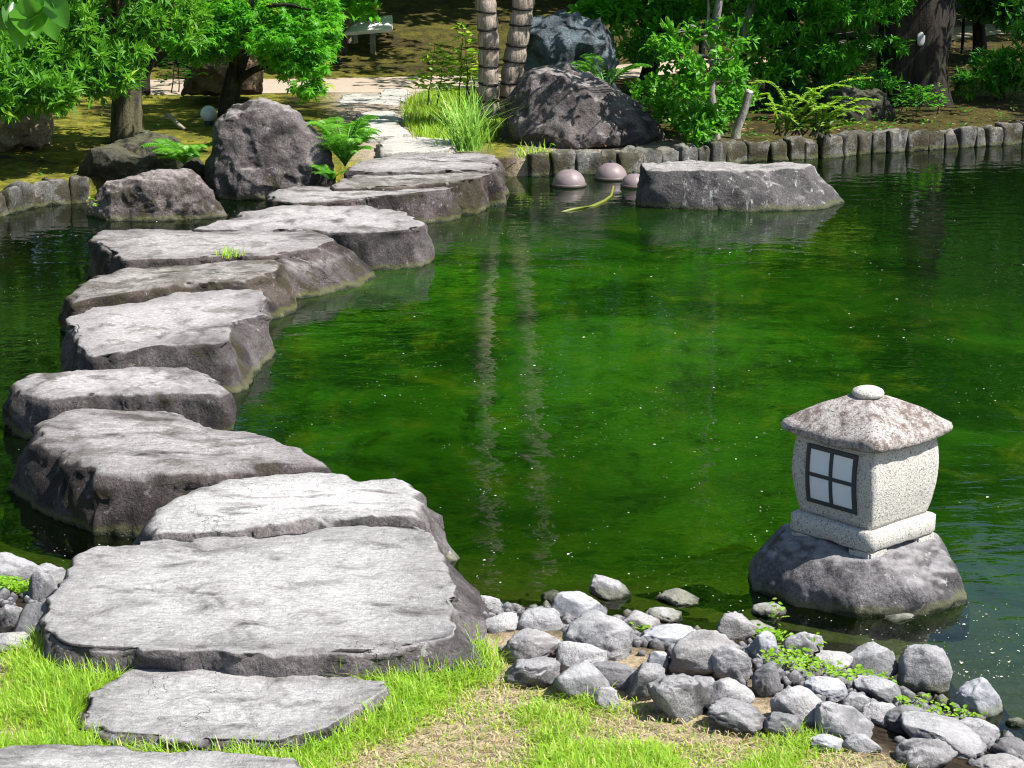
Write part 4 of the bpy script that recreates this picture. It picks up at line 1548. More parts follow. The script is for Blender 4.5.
# maple
b3 = at_z(229, 128, .13)
Ym = b3.y
tp = [tube([b3 - Vector((0, 0, .15)), at_y(228, 104, Ym), at_y(234, 75, Ym), at_y(243, 48, Ym), at_y(246, 10, Ym), at_y(252, -60, Ym), at_y(268, -160, Ym)], [.15, .12, .105, .10, .085, .06, .03], 12, .12, 5),
      tube(bend(at_y(237, 82, Ym), at_y(285, 62, Ym - .4), .06, 8, .1, 2), taper(.05, .015, 8, 1), 7),
      tube(bend(at_y(246, 20, Ym), at_y(310, 10, Ym - .5), .1, 8, .1, 3), taper(.05, .012, 8, 1), 7),
      tube(bend(at_y(245, 25, Ym), at_y(185, 30, Ym - .3), .1, 8, .1, 4), taper(.05, .012, 8, 1), 7)]
blobs = [ray_blob(292, 40, Ym - .3, 46, 30, .55), ray_blob(312, 22, Ym - .2, 30, 34, .5), ray_blob(300, 68, Ym - .5, 28, 16, .35), ray_blob(308, 86, Ym - .55, 15, 9, .2), ray_blob(275, 8, Ym, 60, 18, .7),
         ray_blob(205, 38, Ym - .1, 40, 22, .5), ray_blob(215, 18, Ym, 42, 14, .5), ray_blob(270, -70, Ym + .2, 120, 60, 1.2), ray_blob(290, -180, Ym + .6, 150, 90, 1.6)]
tree("maple_tree", "fresh green maple with slanting dark trunk growing behind the tall boulder", "tree", b3, tp, B_dark, blobs, [330, 190, 120, 40, 190, 220, 150, 70, 60], 10, .085, 1.0, L_maple, MAPLE,
     gap=.25, gapf=2.6, spread=1.1, up=.1, droop=.45, clump_r=.10, flatten=.6)
# rope-wrapped twin trunks


def wrap_mat():
    m, nt, out = new_mat("straw_wrap")
    b = NB(nt)
    P = b.pos()
    n1 = b.noise(b.mapv(P, (60, 60, 6)), 1.0, 5, .7)
    n2 = b.noise(P, 9, 5, .7)
    col = b.mix(b.ramp(n1, .35, .65), (0.17, 0.14, 0.11), (0.42, 0.355, 0.30))
    col = b.mix(b.math("MULTIPLY", b.ramp(n2, .5, .65), .5), col, (.16, .13, .11))
    b.link(b.principled(col, .95, b.bump(b.math("ADD", n1, n2), .8, .02), .1), out.inputs[0])
    return m


M_wrap = wrap_mat()
M_rope = plain_mat("dark_rope", (0.02, 0.018, 0.016), 0.9)
for (bx, pth, rad, seed, lab) in [
    (488, [(489, 118), (489, 80), (489, 45), (487, 15), (483, -15), (480, -80), (484, -220), (486, -330)], .118, 1, "left of the two pale trunks wrapped in straw and dark rope"),
    (511, [(509, 118), (512, 75), (517, 45), (522, 15), (526, -20), (530, -90), (540, -220), (545, -340)], .128, 2, "right of the two pale trunks wrapped in straw, against the humped boulder")]:
    Y = YM(12.4 + .2 * seed)
    bb = at_y(pth[0][0], pth[0][1], Y)
    root = empty("wrapped_tree", (bb.x, bb.y, .12), lab, "tree", "straw wrapped trunks on the far bank")
    P3 = [at_y(x, y, Y) for x, y in pth]
    # dense resample with bulges between the ropes
    dense, rads, ropes = [], [], []
    tot = 0
    per = .112 + .006 * seed
    for a, b_ in zip(P3, P3[1:]):
        n = max(2, int((b_ - a).length / .022))
        for i in range(n):
            p = a.lerp(b_, i / n)
            ph = (tot % per) / per
            taperf = 1 - .045 * max(0, p.z)
            dense.append(p)
            rads.append(rad * taperf * (0.85 + 0.18 * math.sin(math.pi * ph) ** .6))
            nt_ = tot + (b_ - a).length / n
            if int(nt_ / per) != int(tot / per) and p.z < 2.4:
                ropes.append((b_ if i == n - 1 else a.lerp(b_, (i + 1) / n), rad * taperf * .9 * GS, (b_ - a).normalized()))
            tot = nt_
    v, f = tube(dense, rads, 16, .08, seed)
    mesh_np("trunk", v, f, M_wrap, root, loc=root.location)
    rs = random.Random(seed)
    for c, r, t in ropes:
        tl = Vector((rs.uniform(-.14, .14), rs.uniform(-.14, .14), 1)).normalized()
        a = tl.cross(Vector((0, 1, 0))).normalized()
        b_ = tl.cross(a)
        pp = [c + a * (r * 1.03 * math.cos(2 * math.pi * k / 24)) + b_ * (r * 1.03 * math.sin(2 * math.pi * k / 24)) for k in range(25)]
        v, f = tube(pp, [.015] * 25, 6)
        mesh_np("rope", v, f, M_rope, root, loc=root.location)
    top = dense[-1]
    v, f, r, C = foliage([(tuple(top + Vector((0.1, .2, .2))), (.9, .8, .5)), (tuple(top + Vector((-.5, .3, -.3))), (.6, .6, .35)), (tuple(top + Vector((.6, .2, -.4))), (.6, .6, .35))], [110, 60, 60], 12, .2, .14, LANCE, gap=.3, spread=1, clump_r=.05)
    mesh_np("crown", v, f, L_mid, root, loc=root.location, smooth=False, rnd=r)

# right slender trees
b4 = at_z(716, 137, .13)
Ys = b4.y
tp = [tube([b4 - Vector((0, 0, .1)), at_y(714, 118, Ys), at_y(710, 92, Ys), at_y(714, 65, Ys), at_y(714, 35, Ys), at_y(719, 0, Ys), at_y(722, -90, Ys), at_y(715, -230, Ys)], [.065, .058, .055, .048, .045, .045, .035, .02], 9, .1, 7),
      tube(bend(at_y(712, 60, Ys), at_y(690, 25, Ys - .3), .1, 8, .1, 3), taper(.02, .008, 8, 1), 6),
      tube(bend(at_y(700, 100, Ys), at_y(708, 0, Ys), .0, 8, .15, 8), taper(.022, .015, 8, 1), 6),
      tube(bend(at_y(690, 130, Ys), at_y(700, 70, Ys), .0, 8, .15, 9), taper(.016, .010, 8, 1), 6)]
blobs = [ray_blob(690, 50, Ys - .3, 40, 28, .5), ray_blob(735, 40, Ys - .2, 26, 22, .4), ray_blob(730, 75, Ys - .3, 16, 12, .3), ray_blob(690, 85, Ys - .3, 28, 14, .4), ray_blob(700, -60, Ys, 130, 60, 1.3), ray_blob(720, -200, Ys + .5, 170, 110, 1.8), ray_blob(850, -130, Ys + .3, 120, 70, 1.4)]
tree("slender_tree", "slender grey-stemmed young tree with wavy trunk and airy bright leaves", "tree", b4, tp, B_grey, blobs, [130, 80, 35, 60, 220, 240, 100], 10, .10, .48, L_bright, OVAL, gap=.45, gapf=2.6, spread=1.0, clump_r=.06, twigs=60,
     twig_from=[at_y(714, 35, Ys), at_y(712, 60, Ys), at_y(719, 0, Ys)])
b5 = at_z(736, 108, .13)
Yt = b5.y
tp = [tube([b5 - Vector((0, 0, .1)), at_y(736, 75, Yt), at_y(741, 45, Yt), at_y(749, 15, Yt), at_y(756, -10, Yt), at_y(770, -90, Yt), at_y(775, -220, Yt)], [.06, .052, .05, .048, .045, .035, .02], 9, .1, 11)]
tree("slender_tree", "leaning thin grey trunk right of the wavy one", "tree", b5, tp, B_grey, [ray_blob(750, -50, Yt, 110, 40, 1.1), ray_blob(775, -150, Yt, 150, 80, 1.5), ray_blob(755, 55, Yt - .2, 14, 14, .3)], [150, 200, 30], 10, .11, .45, L_bright, OVAL, gap=.4,
     spread=1.0, clump_r=.06)
# cut stub
b6 = at_z(734, 137, .13)
v, f = tube([b6 - Vector((0, 0, .1)), at_y(737, 128, b6.y), at_y(745, 108, b6.y), at_y(749, 92, b6.y)], [.06, .05, .042, .045], 10, .1, 12)
st = empty("tree_stump", b6, "short leaning cut-off grey stem with pale sawn end near the bank", "stump")
mesh_np("trunk", v, f, B_grey, st, loc=b6)
e = at_y(749, 91, b6.y)
bm = bmesh.new()
bmesh.ops.create_cone(bm, cap_ends=True, segments=14, radius1=.028, radius2=.026, depth=.014)
bmesh.ops.transform(bm, matrix=Matrix.Translation(e) @ Matrix.Rotation(math.radians(18), 4, "Y"), verts=bm.verts[:])
mesh_bm("cut_end", bm, plain_mat("sawn_wood", (.62, .58, .5)), st, loc=b6)

# leafy bushes at the bank right of the humped boulder
b7 = at_z(690, 140, .13)
tree("shrub", "bright leafy bush around the slender stems at the pond edge", "shrub", b7, [tube(bend(b7, at_y(690, 105, b7.y), 0), taper(.03, .01, 8), 6), tube(bend(b7, at_y(712, 118, b7.y - .2), 0), taper(.03, .01, 8), 6)], B_grey,
     [ray_blob(672, 108, b7.y + .3, 34, 20, .5), ray_blob(705, 122, b7.y - .1, 20, 14, .3), ray_blob(696, 134, b7.y - .2, 12, 7, .2), ray_blob(735, 100, b7.y + .5, 24, 16, .4), ray_blob(660, 88, b7.y + .8, 30, 14, .5)], [170, 80, 30, 80, 90], 9, .085, .5, L_bright, OVAL, gap=.3,
     gapf=3, spread=1.1, clump_r=.06)
b8 = at_z(640, 96, .13)
tree("broadleaf_tree", "dense green tree behind the humped boulder, filling the top right of centre", "tree", b8, [tube([b8 - Vector((0, 0, .1)), at_y(652, 60, b8.y), at_y(650, 0, b8.y), at_y(650, -140, b8.y)], [.12, .10, .08, .05], 10, .1, 14)], B_dark,
     [ray_blob(650, 20, b8.y, 62, 32, .9), ray_blob(600, 8, b8.y + .3, 30, 14, .6), ray_blob(640, 50, b8.y - .2, 30, 12, .5), ray_blob(690, 10, b8.y, 50, 30, .8), ray_blob(640, -80, b8.y + .3, 150, 70, 1.6), ray_blob(640, -230, b8.y + .8, 180, 110, 2.0)],
     [330, 90, 70, 190, 300, 240], 10, .11, .5, L_layer, OVAL, gap=.3, spread=1.1, clump_r=.08, up=.2, droop=.2)
# layered conifer-like tree
b9 = at_z(783, 100, .13)
Yc = b9.y
tp = [tube([b9 - Vector((0, 0, .1)), at_y(783, 70, Yc), at_y(786, 20, Yc), at_y(795, -80, Yc), at_y(800, -220, Yc)], [.24, .2, .17, .13, .07], 12, .15, 15)]
blobs = []
per = []
for (x, y, rx, ry) in [(790, 20, 55, 14), (850, 12, 55, 14), (880, 2, 45, 12), (815, 50, 55, 12), (845, 62, 40, 9), (775, 70, 32, 8), (830, 88, 36, 7), (860, 78, 40, 9), (880, 45, 30, 9), (800, 100, 34, 7), (845, 100, 30, 6), (770, 30, 45, 12), (800, -10, 90, 18), (870, -30, 80, 20), (800, -80, 130, 30), (830, -150, 150, 40), (800, -230, 140, 50)]:
    blobs.append(ray_blob(x, y, Yc - .5 + (0 if y > -20 else .3), rx, ry, .7))
    per.append(int(rx * 2.6))
    if y > -20:
        tp.append(tube(bend(at_y(786, min(y - 10, 60), Yc), at_y(x, y, Yc - .5), .05, 8, .1, x), taper(.05, .012, 8, 1), 6))
tree("layered_tree", "dark layered evergreen with flat sprays of leaves leaning over the right bank", "tree", b9, tp, B_dark, blobs, per, 11, .12, .3, L_layer, LANCE, gap=.25, gapf=2, spread=1.0, clump_r=.06, up=.2)
# huge dark trunk
b10 = at_z(915, 103, .13)
Yh = b10.y
tp = [tube([b10 - Vector((0, 0, .3)), b10, at_y(914, 90, Yh), at_y(914, 60, Yh), at_y(916, 20, Yh), at_y(915, -40, Yh), at_y(905, -200, Yh), at_y(905, -330, Yh)], [.50, .50, .49, .48, .46, .43, .32, .19], 28, .28, 16)]
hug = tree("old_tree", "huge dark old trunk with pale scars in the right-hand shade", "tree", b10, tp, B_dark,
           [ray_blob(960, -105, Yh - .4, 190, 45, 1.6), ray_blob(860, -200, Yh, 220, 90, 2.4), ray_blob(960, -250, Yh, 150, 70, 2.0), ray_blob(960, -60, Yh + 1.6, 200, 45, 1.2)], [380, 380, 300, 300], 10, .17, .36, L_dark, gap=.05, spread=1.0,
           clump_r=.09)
M_scar = plain_mat("pale_scar", (.32, .33, .33), .9, .1, 25, .35)
for (x, y, rw, rh) in [(921, 39, 4.5, 7), (944.5, 70, 2.8, 5), (908.5, 84, 1.2, 2.5)]:
    bm = bmesh.new()
    bmesh.ops.create_uvsphere(bm, u_segments=16, v_segments=8, radius=1)
    th = math.asin(max(-.95, min(.95, (x - 915) / 36.0)))
    Rr = .47 * GS
    k = F / depth(at_y(x, y, Yh))
    c = at_y(x, y, Yh - Rr * math.cos(th))
    for v in bm.verts:
        q = v.co
        n = 1 + .25 * mnoise.noise(q * 2 + Vector((x, y, 0)))
        v.co = Vector((q.x * rw / k * n, q.y * .010, q.z * rh / k * n))
    bmesh.ops.transform(bm, matrix=Matrix.Translation(c) @ Matrix.Rotation(th, 4, "Z"), verts=bm.verts[:])
    mesh_bm("scar", bm, M_scar, hug, loc=b10, smooth=True)
# thin trunks right back, and by the sign
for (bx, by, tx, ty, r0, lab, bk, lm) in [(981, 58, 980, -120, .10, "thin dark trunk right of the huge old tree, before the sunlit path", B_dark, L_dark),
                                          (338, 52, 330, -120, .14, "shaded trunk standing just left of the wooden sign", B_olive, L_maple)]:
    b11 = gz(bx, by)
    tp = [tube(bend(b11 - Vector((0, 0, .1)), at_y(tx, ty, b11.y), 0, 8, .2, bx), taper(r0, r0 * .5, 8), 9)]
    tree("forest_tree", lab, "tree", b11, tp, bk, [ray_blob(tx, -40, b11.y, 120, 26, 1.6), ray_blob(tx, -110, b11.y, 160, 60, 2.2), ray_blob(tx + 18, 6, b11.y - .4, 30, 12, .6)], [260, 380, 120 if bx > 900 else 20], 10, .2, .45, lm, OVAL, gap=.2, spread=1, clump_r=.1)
b13 = gz(1000, 100)
tree("shrub", "dim dense bush at the right frame edge behind the bare soil", "shrub", b13, [tube(bend(b13, at_y(1000, 70, b13.y), 0), taper(.05, .02, 8), 6)], B_dark,
     [ray_blob(1002, 66, b13.y, 30, 24, .6), ray_blob(975, 84, b13.y - .2, 18, 12, .4), ray_blob(1020, 40, b13.y, 20, 20, .5)], [170, 60, 90], 10, .12, .4, L_mid, LANCE, gap=.3, spread=1.0, clump_r=.06)
# leaning pale stem above the sign
b12 = gz(352, 42)
v, f = tube(bend(b12 - Vector((0, 0, .1)), at_y(344, -60, b12.y), 0, 8, .15, 4), taper(.09, .06, 8), 8)
r12 = empty("forest_tree", b12, "pale leaning stem rising behind the wooden sign", "tree")
mesh_np("trunk", v, f, B_pale, r12, loc=b12)
v, f, r, C = foliage([ray_blob(345, -60, b12.y, 90, 35, 1.4)], [240], 10, .18, .5, OVAL, gap=.2, clump_r=.1)
mesh_np("crown", v, f, L_maple, r12, loc=b12, smooth=False, rnd=r)

# forest on the slope behind
fk = 0
FOREST = ["forest tree beyond the path, past the left frame edge", "shaded forest tree behind the path at the far left edge", "shaded forest tree behind the thick mossy trunk",
          "forest tree on the slope behind the wooden sign", "forest tree on the slope behind the wrapped trunks", "forest tree on the slope behind the blue grey boulder",
          "forest tree behind the wavy grey stems, deep in shade", "forest tree behind the huge old trunk", "low forest tree past the top right corner", "lowest forest tree past the right frame edge, farthest back",
          "small tree beyond the right frame edge, near the edging posts", "tree left of the frame beside the left bank", "tree left of the frame over the dark corner of the pond", "nearest tree left of the frame, mirrored by the dark water",
          "tallest forest tree behind the humped boulder", "tallest forest tree behind the layered evergreen", "tallest forest tree behind the maple", "tallest forest tree behind the leafy left shrub"]
for (x, Y, hh, w) in [(-6, 18.5, 6, 2.2), (-4.6, 20, 7, 2.2), (-3.3, 18.9, 5.5, 1.6), (-2.0, 22, 7, 2.2), (-.3, 22.5, 7.5, 2.3), (1.2, 21.5, 7, 2.0), (2.6, 22.5, 7, 2.2), (3.5, 24, 7, 2.0), (5.6, 23, 5, 2.2),
                      (7.2, 25, 5.5, 2.4), (7.0, 15.8, 4.5, 1.8), (-6.6, 14.5, 6, 2.2), (-7, 11, 6, 2.2), (-5.9, 8.4, 5.5, 1.9), (0.4, 27, 10, 3.6), (2.6, 29, 9, 3.4), (-4, 28, 10, 4), (-8, 26, 10, 4)]:
    z = h1(x, Y)
    b = Vector((x, Y, z))
    tp = [tube(bend(b - Vector((0, 0, .2)), (x + rng.uniform(-.4, .4), Y, z + hh), 0, 8, .3, fk), taper(.24, .08, 8), 9)]
    bl = []
    low = 0.7 if not (-3 < x < 1) else 1.3
    for k in range(6):
        zz = z + low + (hh - low) * (k + .5) / 6
        bl.append(((x + rng.uniform(-.5, .5) * w, Y + rng.uniform(-.4, .2) * w, zz), (w * rng.uniform(.55, .8), w * rng.uniform(.55, .8), hh * .14)))
    vis = FOREST[fk]
    tree("forest_tree", vis, "tree", b, tp, B_dark, bl, 230, 9, .26 if Y < 24 else .36, .5, [L_layer, L_mid, L_bright][fk % 3] if Y > 20 else L_mid, OVAL, group="forest trees behind the garden", gap=.12, gapf=.7, spread=1.1, clump_r=.18)
    fk += 1

# overhanging branch near the camera, top left
tb = Vector((-2.1, 4.4, .14))
tw = [tb - Vector((0, 0, .1)), tb + Vector((0, .1, 1.0)), tb + Vector((.1, .3, 2.2)), tb + Vector((.2, .5, 3.2))]
root = empty("overhanging_tree", tb, "broad-leaved branch hanging into the top left corner, close to the viewer", "tree")
br_end = at_y(28, -14, 5.0)
v, f = join([tube(tw, [.14, .11, .08, .04], 10, .1, 3), tube(bend(tb + Vector((.1, .25, 1.9)), br_end, .25, 10, .1, 2), taper(.03, .007, 10, 1), 7), tube(bend(tb + Vector((.15, .4, 2.3)), at_y(50, -90, 5.0), .15, 10, .1, 5), taper(.025, .006, 10, 1), 7)])
mesh_np("trunk", v, f, B_olive, root, loc=tb)
bl_v, bl_f = [], []
for i in range(9):
    t = i / 8
    w_ = .5 * math.sin(math.pi * min(1, .03 + .95 * t ** .85)) ** .8
    for c_ in (-1, -.5, 0, .5, 1):
        bl_v.append((c_ * w_, t, .10 * abs(c_) * w_ * 2 - .16 * t * t + (.012 if (i % 2) else 0) * abs(c_)))
for i in range(8):
    for c_ in range(4):
        a_ = i * 5 + c_
        bl_f += [(a_, a_ + 1, a_ + 6), (a_, a_ + 6, a_ + 5)]
BIG = (np.array(bl_v), np.array(bl_f))
O, D, U, Ln = [], [], [], []
for (x, y, tx, ty, ln) in [(6, 8, 2, 31, .105), (14, 2, 11, 30, .095), (30, 0, 24, 28, .10), (22, -6, 40, 22, .10), (40, -2, 40, 27, .105), (44, -4, 55, 38, .125), (50, -6, 66, 27, .12), (16, 18, 22, 48, .11), (34, 14, 36, 36, .08), (50, 0, 52, 14, .06),
                           (20, -30, 8, -2, .1), (30, -35, 50, -10, .11), (5, -30, -20, 0, .1), (-10, 0, -14, 34, .11)]:
    a = at_y(x, y, 5.0 + rng.uniform(-.05, .05))
    b_ = at_y(tx, ty, 4.97 + rng.uniform(-.05, .05))
    O.append(tuple(a)), D.append(tuple(b_ - a)), Ln.append((b_ - a).length)
    U.append((rng.uniform(-.5, .5), -1, rng.uniform(.1, .7)))
for _ in range(60):
    t = rng.uniform(0, 1)
    a = (tb + Vector((.15, .4, 2.2))).lerp(at_y(50, -90, 5.0), t)
    O.append(tuple(a + Vector(rng.normal(0, .1, 3)))), D.append((rng.normal(0, .5), rng.normal(0, .5), -1)), Ln.append(.085)
    U.append((rng.uniform(-.5, .5), -1, .4))
v, f = place(BIG, np.array(O), np.array(D), np.array(U), np.array(Ln), np.full(len(O), .66))
mesh_np("leaves", v, f, L_big, root, loc=tb, smooth=True, rnd=np.repeat(rng.uniform(.2, 1, len(O)), len(BIG[0])))

# ------------------------------------------------------------------ ferns, tufts, sprouts


def fern(px, py, Y, n, length, lab, mat=L_fern, az=(0, 360), rise=.9, name="fern", pin=24, pw=.20, zadd=0.0):
    b = at_y(px, py, YM(Y))
    length *= GS
    parts, rn = [], []
    for i in range(n):
        a = math.radians(rng.uniform(*az))
        l = length * rng.uniform(.6, 1.15)
        rise_ = rise * rng.uniform(.75, 1.35)
        d = Vector((math.cos(a), math.sin(a), 0))
        O, D, U, Ln = [], [], [], []
        prev = None
        ts = np.linspace(0.0, 1, pin)
        pts = [b + d * (l * .85 * t) + Vector((0, 0, l * rise_ * (t - .62 * t * t))) for t in ts]
        v, f = tube(pts, list(np.linspace(.007, .003, pin)), 4)
        parts.append((v, np.concatenate([f[:, [0, 1, 2]], f[:, [0, 2, 3]]])))
        rn.append(np.full(len(v), .4))
        for k in range(2, pin):
            t = ts[k]
            tan = (pts[k] - pts[k - 1]).normalized()
            sd = tan.cross(Vector((0, 0, 1))).normalized()
            pl = l * pw * math.sin(math.pi * min(1, .12 + .88 * (1 - t))) ** .8 + .01
            for s in (-1, 1):
                O.append(tuple(pts[k]))
                D.append(tuple(sd * s + tan * .45 + Vector((0, 0, -.12))))
                U.append(tuple(sd.cross(tan) + Vector(rng.normal(0, .25, 3))))
                Ln.append(pl)
        v, f = place(LANCE, np.array(O), np.array(D), np.array(U), np.array(Ln), np.full(len(O), .20))
        parts.append((v, f))
        rn.append(np.full(len(v), np.clip(rng.normal(.5, .25), 0, 1)))
    v, f = join(parts)
    o = mesh_np(name, v, f, mat, loc=tuple(b), smooth=False, rnd=np.concatenate(rn))
    return tag(o, lab, "fern" if name == "fern" else "plant")


fern(184, 164, 9.9, 26, .44, "feathery fern between the dark mossy boulder and the tall one")
fern(345, 166, 10.0, 50, .43, "bushy pale fern right of the tall leaning boulder", rise=2.0)
fern(332, 180, 9.7, 9, .36, "small fern low at the foot of the tall boulder")
fern(606, 92, 13.2, 10, .55, "upright narrow fern in front of the blue grey boulder", rise=1.5)


def blades(name, px, py, Y, n, length, mat, lab, cat, w=.012, spread=.08, arch=1.0, out=1.0, base=None):
    b = base if base is not None else at_y(px, py, Y)
    length, w, spread = length * GS, w * GS, spread * GS
    V_, F_, R_ = [], [], []
    o = 0
    for i in range(n):
        a = rng.uniform(0, 2 * math.pi)
        d = np.array([math.cos(a), math.sin(a), 0])
        l = length * rng.uniform(.5, 1.1)
        p = np.array(b) + np.array([rng.normal(0, spread), rng.normal(0, spread), 0])
        s = np.cross(d, [0, 0, 1])
        lean = rng.uniform(.15, .8) * out
        r = np.clip(rng.normal(.5, .25), 0, 1)
        K = 6
        for k in range(K + 1):
            t = k / K
            c = p + d * (l * lean * t ** 1.3) + np.array([0, 0, l * (t - arch * lean * .62 * t * t)])
            ww = w * (1 - t ** 1.6) * .5 + .0004
            V_ += [c - s * ww, c + s * ww]
            R_ += [r, r]
            if k:
                F_ += [(o + 2 * k - 2, o + 2 * k - 1, o + 2 * k + 1, o + 2 * k)]
        o += 2 * (K + 1)
    ob = mesh_np(name, np.array(V_), np.array(F_), mat, loc=tuple(b), smooth=True, rnd=np.array(R_))
    return tag(ob, lab, cat)


bq = at_z(468, 150, .13)
blades("grass_clump", 0, 0, 0, 170, .82, L_sedge, "tall arching grass clump at the pond edge left of the humped boulder", "grass clump", .016, .09, base=bq)
bq = at_z(533, 157, .11)
blades("grass_tuft", 0, 0, 0, 70, .2, L_grass, "short bright grass tuft hanging over the first edging posts", "grass tuft", .010, .09, base=bq)
bq = at_z(229, 256, .245)
blades("grass_tuft", 0, 0, 0, 70, .10, L_grass, "little yellow green tuft growing on the long cracked stepping stone", "grass tuft", .007, .045, base=bq)


def sprout(px, py, Y, h, n, lab, mat=L_bright, ln=.07, w=.5, wid=.25, name="seedling", cat="plant", stems=1, near=False):
    b = at_y(px, py, Y if near else YM(Y))
    if not near:
        h, ln, wid = h * GS, ln * GS, wid * GS
    root = empty(name, b, lab, cat)
    tp, O, D, U = [], [], [], []
    for s in range(stems):
        t0 = b + Vector((rng.uniform(-.5, .5) * wid * (stems > 1), rng.uniform(-.1, .1), 0))
        top = t0 + Vector((rng.uniform(-.3, .3) * wid, rng.uniform(-.05, .05), h * rng.uniform(.7, 1.05)))
        bp = bend(t0, top, 0, 8, .06, px + s)
        tp.append(tube(bp, taper(.008, .003, 8, 1), 5))
        for k in range(n):
            t = rng.uniform(.25, 1)
            c = bp[int(t * 8)]
            a = rng.uniform(0, 2 * math.pi)
            r = wid * (1.1 - t) * rng.uniform(.2, .6)
            O.append((c.x + r * math.cos(a), c.y + r * math.sin(a), c.z + rng.uniform(0, .05)))
            D.append((math.cos(a), math.sin(a), rng.uniform(-.3, .5)))
            U.append((rng.normal(0, .3), rng.normal(0, .3), 1))
    v, f = join(tp)
    mesh_np("stem", v, f, B_olive, root, loc=b)
    N = len(O)
    v, f = place(OVAL, np.array(O), np.array(D), np.array(U), ln * rng.uniform(.6, 1.2, N), np.full(N, w))
    mesh_np("foliage", v, f, mat, root, loc=b, smooth=False, rnd=np.repeat(rng.uniform(0, 1, N), len(OVAL[0])))
    return root


sprout(425, 104, 13.2, .75, 60, "thin sapling with sparse leaves left of the wrapped trunks", L_yel, .125, .5, .4, stems=2)
sprout(458, 108, 13.0, .95, 50, "taller sparse sapling close to the left wrapped trunk", L_yel, .12, .5, .32, stems=2)
sprout(472, 94, 13.2, .45, 40, "low yellow leaved seedling beside the left wrapped trunk", L_yel, .09, .5, .2, stems=2)
sprout(180, 92, 14.5, .6, 60, "small bright sapling on the moss before the distant path", L_bright, .08, .5, .5, stems=3)
sprout(88, 213, 8.3, .1, 9, "single pale green seedling on the left flank of the reddish boulder", L_yel, .05, .5, .08)
sprout(920, 112, 13.6, .30, 70, "small green bush at the foot of the huge dark trunk", L_mid, .075, .5, .55, name="shrub", cat="shrub", stems=4)
sprout(940, 116, 13.5, .32, 34, "narrow leafy sprig just above the edging posts, right of the small green bush", L_bright, .05, .5, .15, stems=2)
sprout(1010, 92, 15.5, .35, 50, "dim green plant on the bare shaded soil at the right", L_dark, .09, .5, .4, name="shrub", cat="shrub", stems=3)
p = at_z(779, 636, .03)
sprout(779, 640, p.y, .075, 16, "tiny yellow green sprout between the flat slivers and the oval cobble", L_yel, .022, .5, .03, near=True)
p = at_z(812, 655, .05)
sprout(810, 654, p.y, .08, 10, "tiny sprout rising before the white tilted cobble", L_yel, .02, .5, .03, near=True)

# arching spray bush (bright, small leaflets along twigs)
b = at_z(800, 136, .23)
root = empty("arching_shrub", b, "yellow green shrub with long arching sprays of tiny leaves over the edging", "shrub")
tp, O, D, U = [], [], [], []
for (tx, ty, sg) in [(850, 98, .25), (840, 108, .2), (862, 112, .2), (760, 96, .3), (752, 112, .2), (820, 96, .2), (790, 100, .2), (830, 118, .1), (845, 120, .12), (775, 122, .1), (815, 128, .05), (752, 83, .35), (875, 100, .25), (805, 108, .1), (825, 104, .15), (870, 78, .3), (848, 86, .3), (780, 112, .1), (792, 94, .15), (812, 90, .2), (836, 98, .15), (856, 122, .05), (800, 120, .05), (828, 126, .03), (770, 104, .15), (788, 126, .05), (842, 114, .1), (816, 116, .08), (866, 106, .15)]:
    e = at_y(tx, ty, b.y + rng.uniform(-.25, .35) * GS)
    b_s = b + Vector((rng.uniform(-.16, .2), rng.uniform(-.1, .15), 0))
    bp = bend(b_s, e, sg * .6, 14, .06, tx)
    tp.append(tube(bp, taper(.010, .003, 14, 1), 5))
    for k in range(3, 15):
        tan = (bp[k] - bp[k - 1]).normalized()
        sd = tan.cross(Vector((0, 0, 1))).normalized()
        for j in range(3):
            for s in (-1, 1):
                O.append(tuple(bp[k].lerp(bp[k - 1], j / 3)))
                D.append(tuple(sd * s + tan * .5 + Vector((0, 0, rng.uniform(-.1, .25)))))
                U.append((rng.normal(0, .2), rng.normal(0, .2), 1))
v, f = join(tp)
mesh_np("stem", v, f, B_olive, root, loc=b)
N = len(O)
v, f = place(LANCE, np.array(O), np.array(D), np.array(U), .046 * rng.uniform(.6, 1.25, N), np.full(N, .5))
mesh_np("foliage", v, f, L_yel, root, loc=b, smooth=False, rnd=np.repeat(rng.uniform(0, .8, N), len(LANCE[0])))

# ------------------------------------------------------------------ garden lights, hose, sign, stick, fence
M_globe = plain_mat("globe_white", (.75, .77, .78), .25, .5, 10, .04, .0)
M_float = plain_mat("float_plastic", (.19, .15, .155), .5, .4, 30, .35, .1)
b = at_z(209, 126, .13)
lamp = empty("garden_lamp", b, "white globe garden lamp on the moss beside the tall boulder", "lamp")
bm = bmesh.new()
bmesh.ops.create_uvsphere(bm, u_segments=28, v_segments=16, radius=.058)
bmesh.ops.translate(bm, verts=bm.verts[:], vec=b + Vector((0, 0, .085)))
mesh_bm("globe", bm, M_globe, lamp, loc=b, smooth=True)
bm = bmesh.new()
bmesh.ops.create_cone(bm, cap_ends=True, segments=20, radius1=.04, radius2=.034, depth=.09)
bmesh.ops.translate(bm, verts=bm.verts[:], vec=b + Vector((0, 0, .0)))
mesh_bm("base", bm, M_frame, lamp, loc=b)
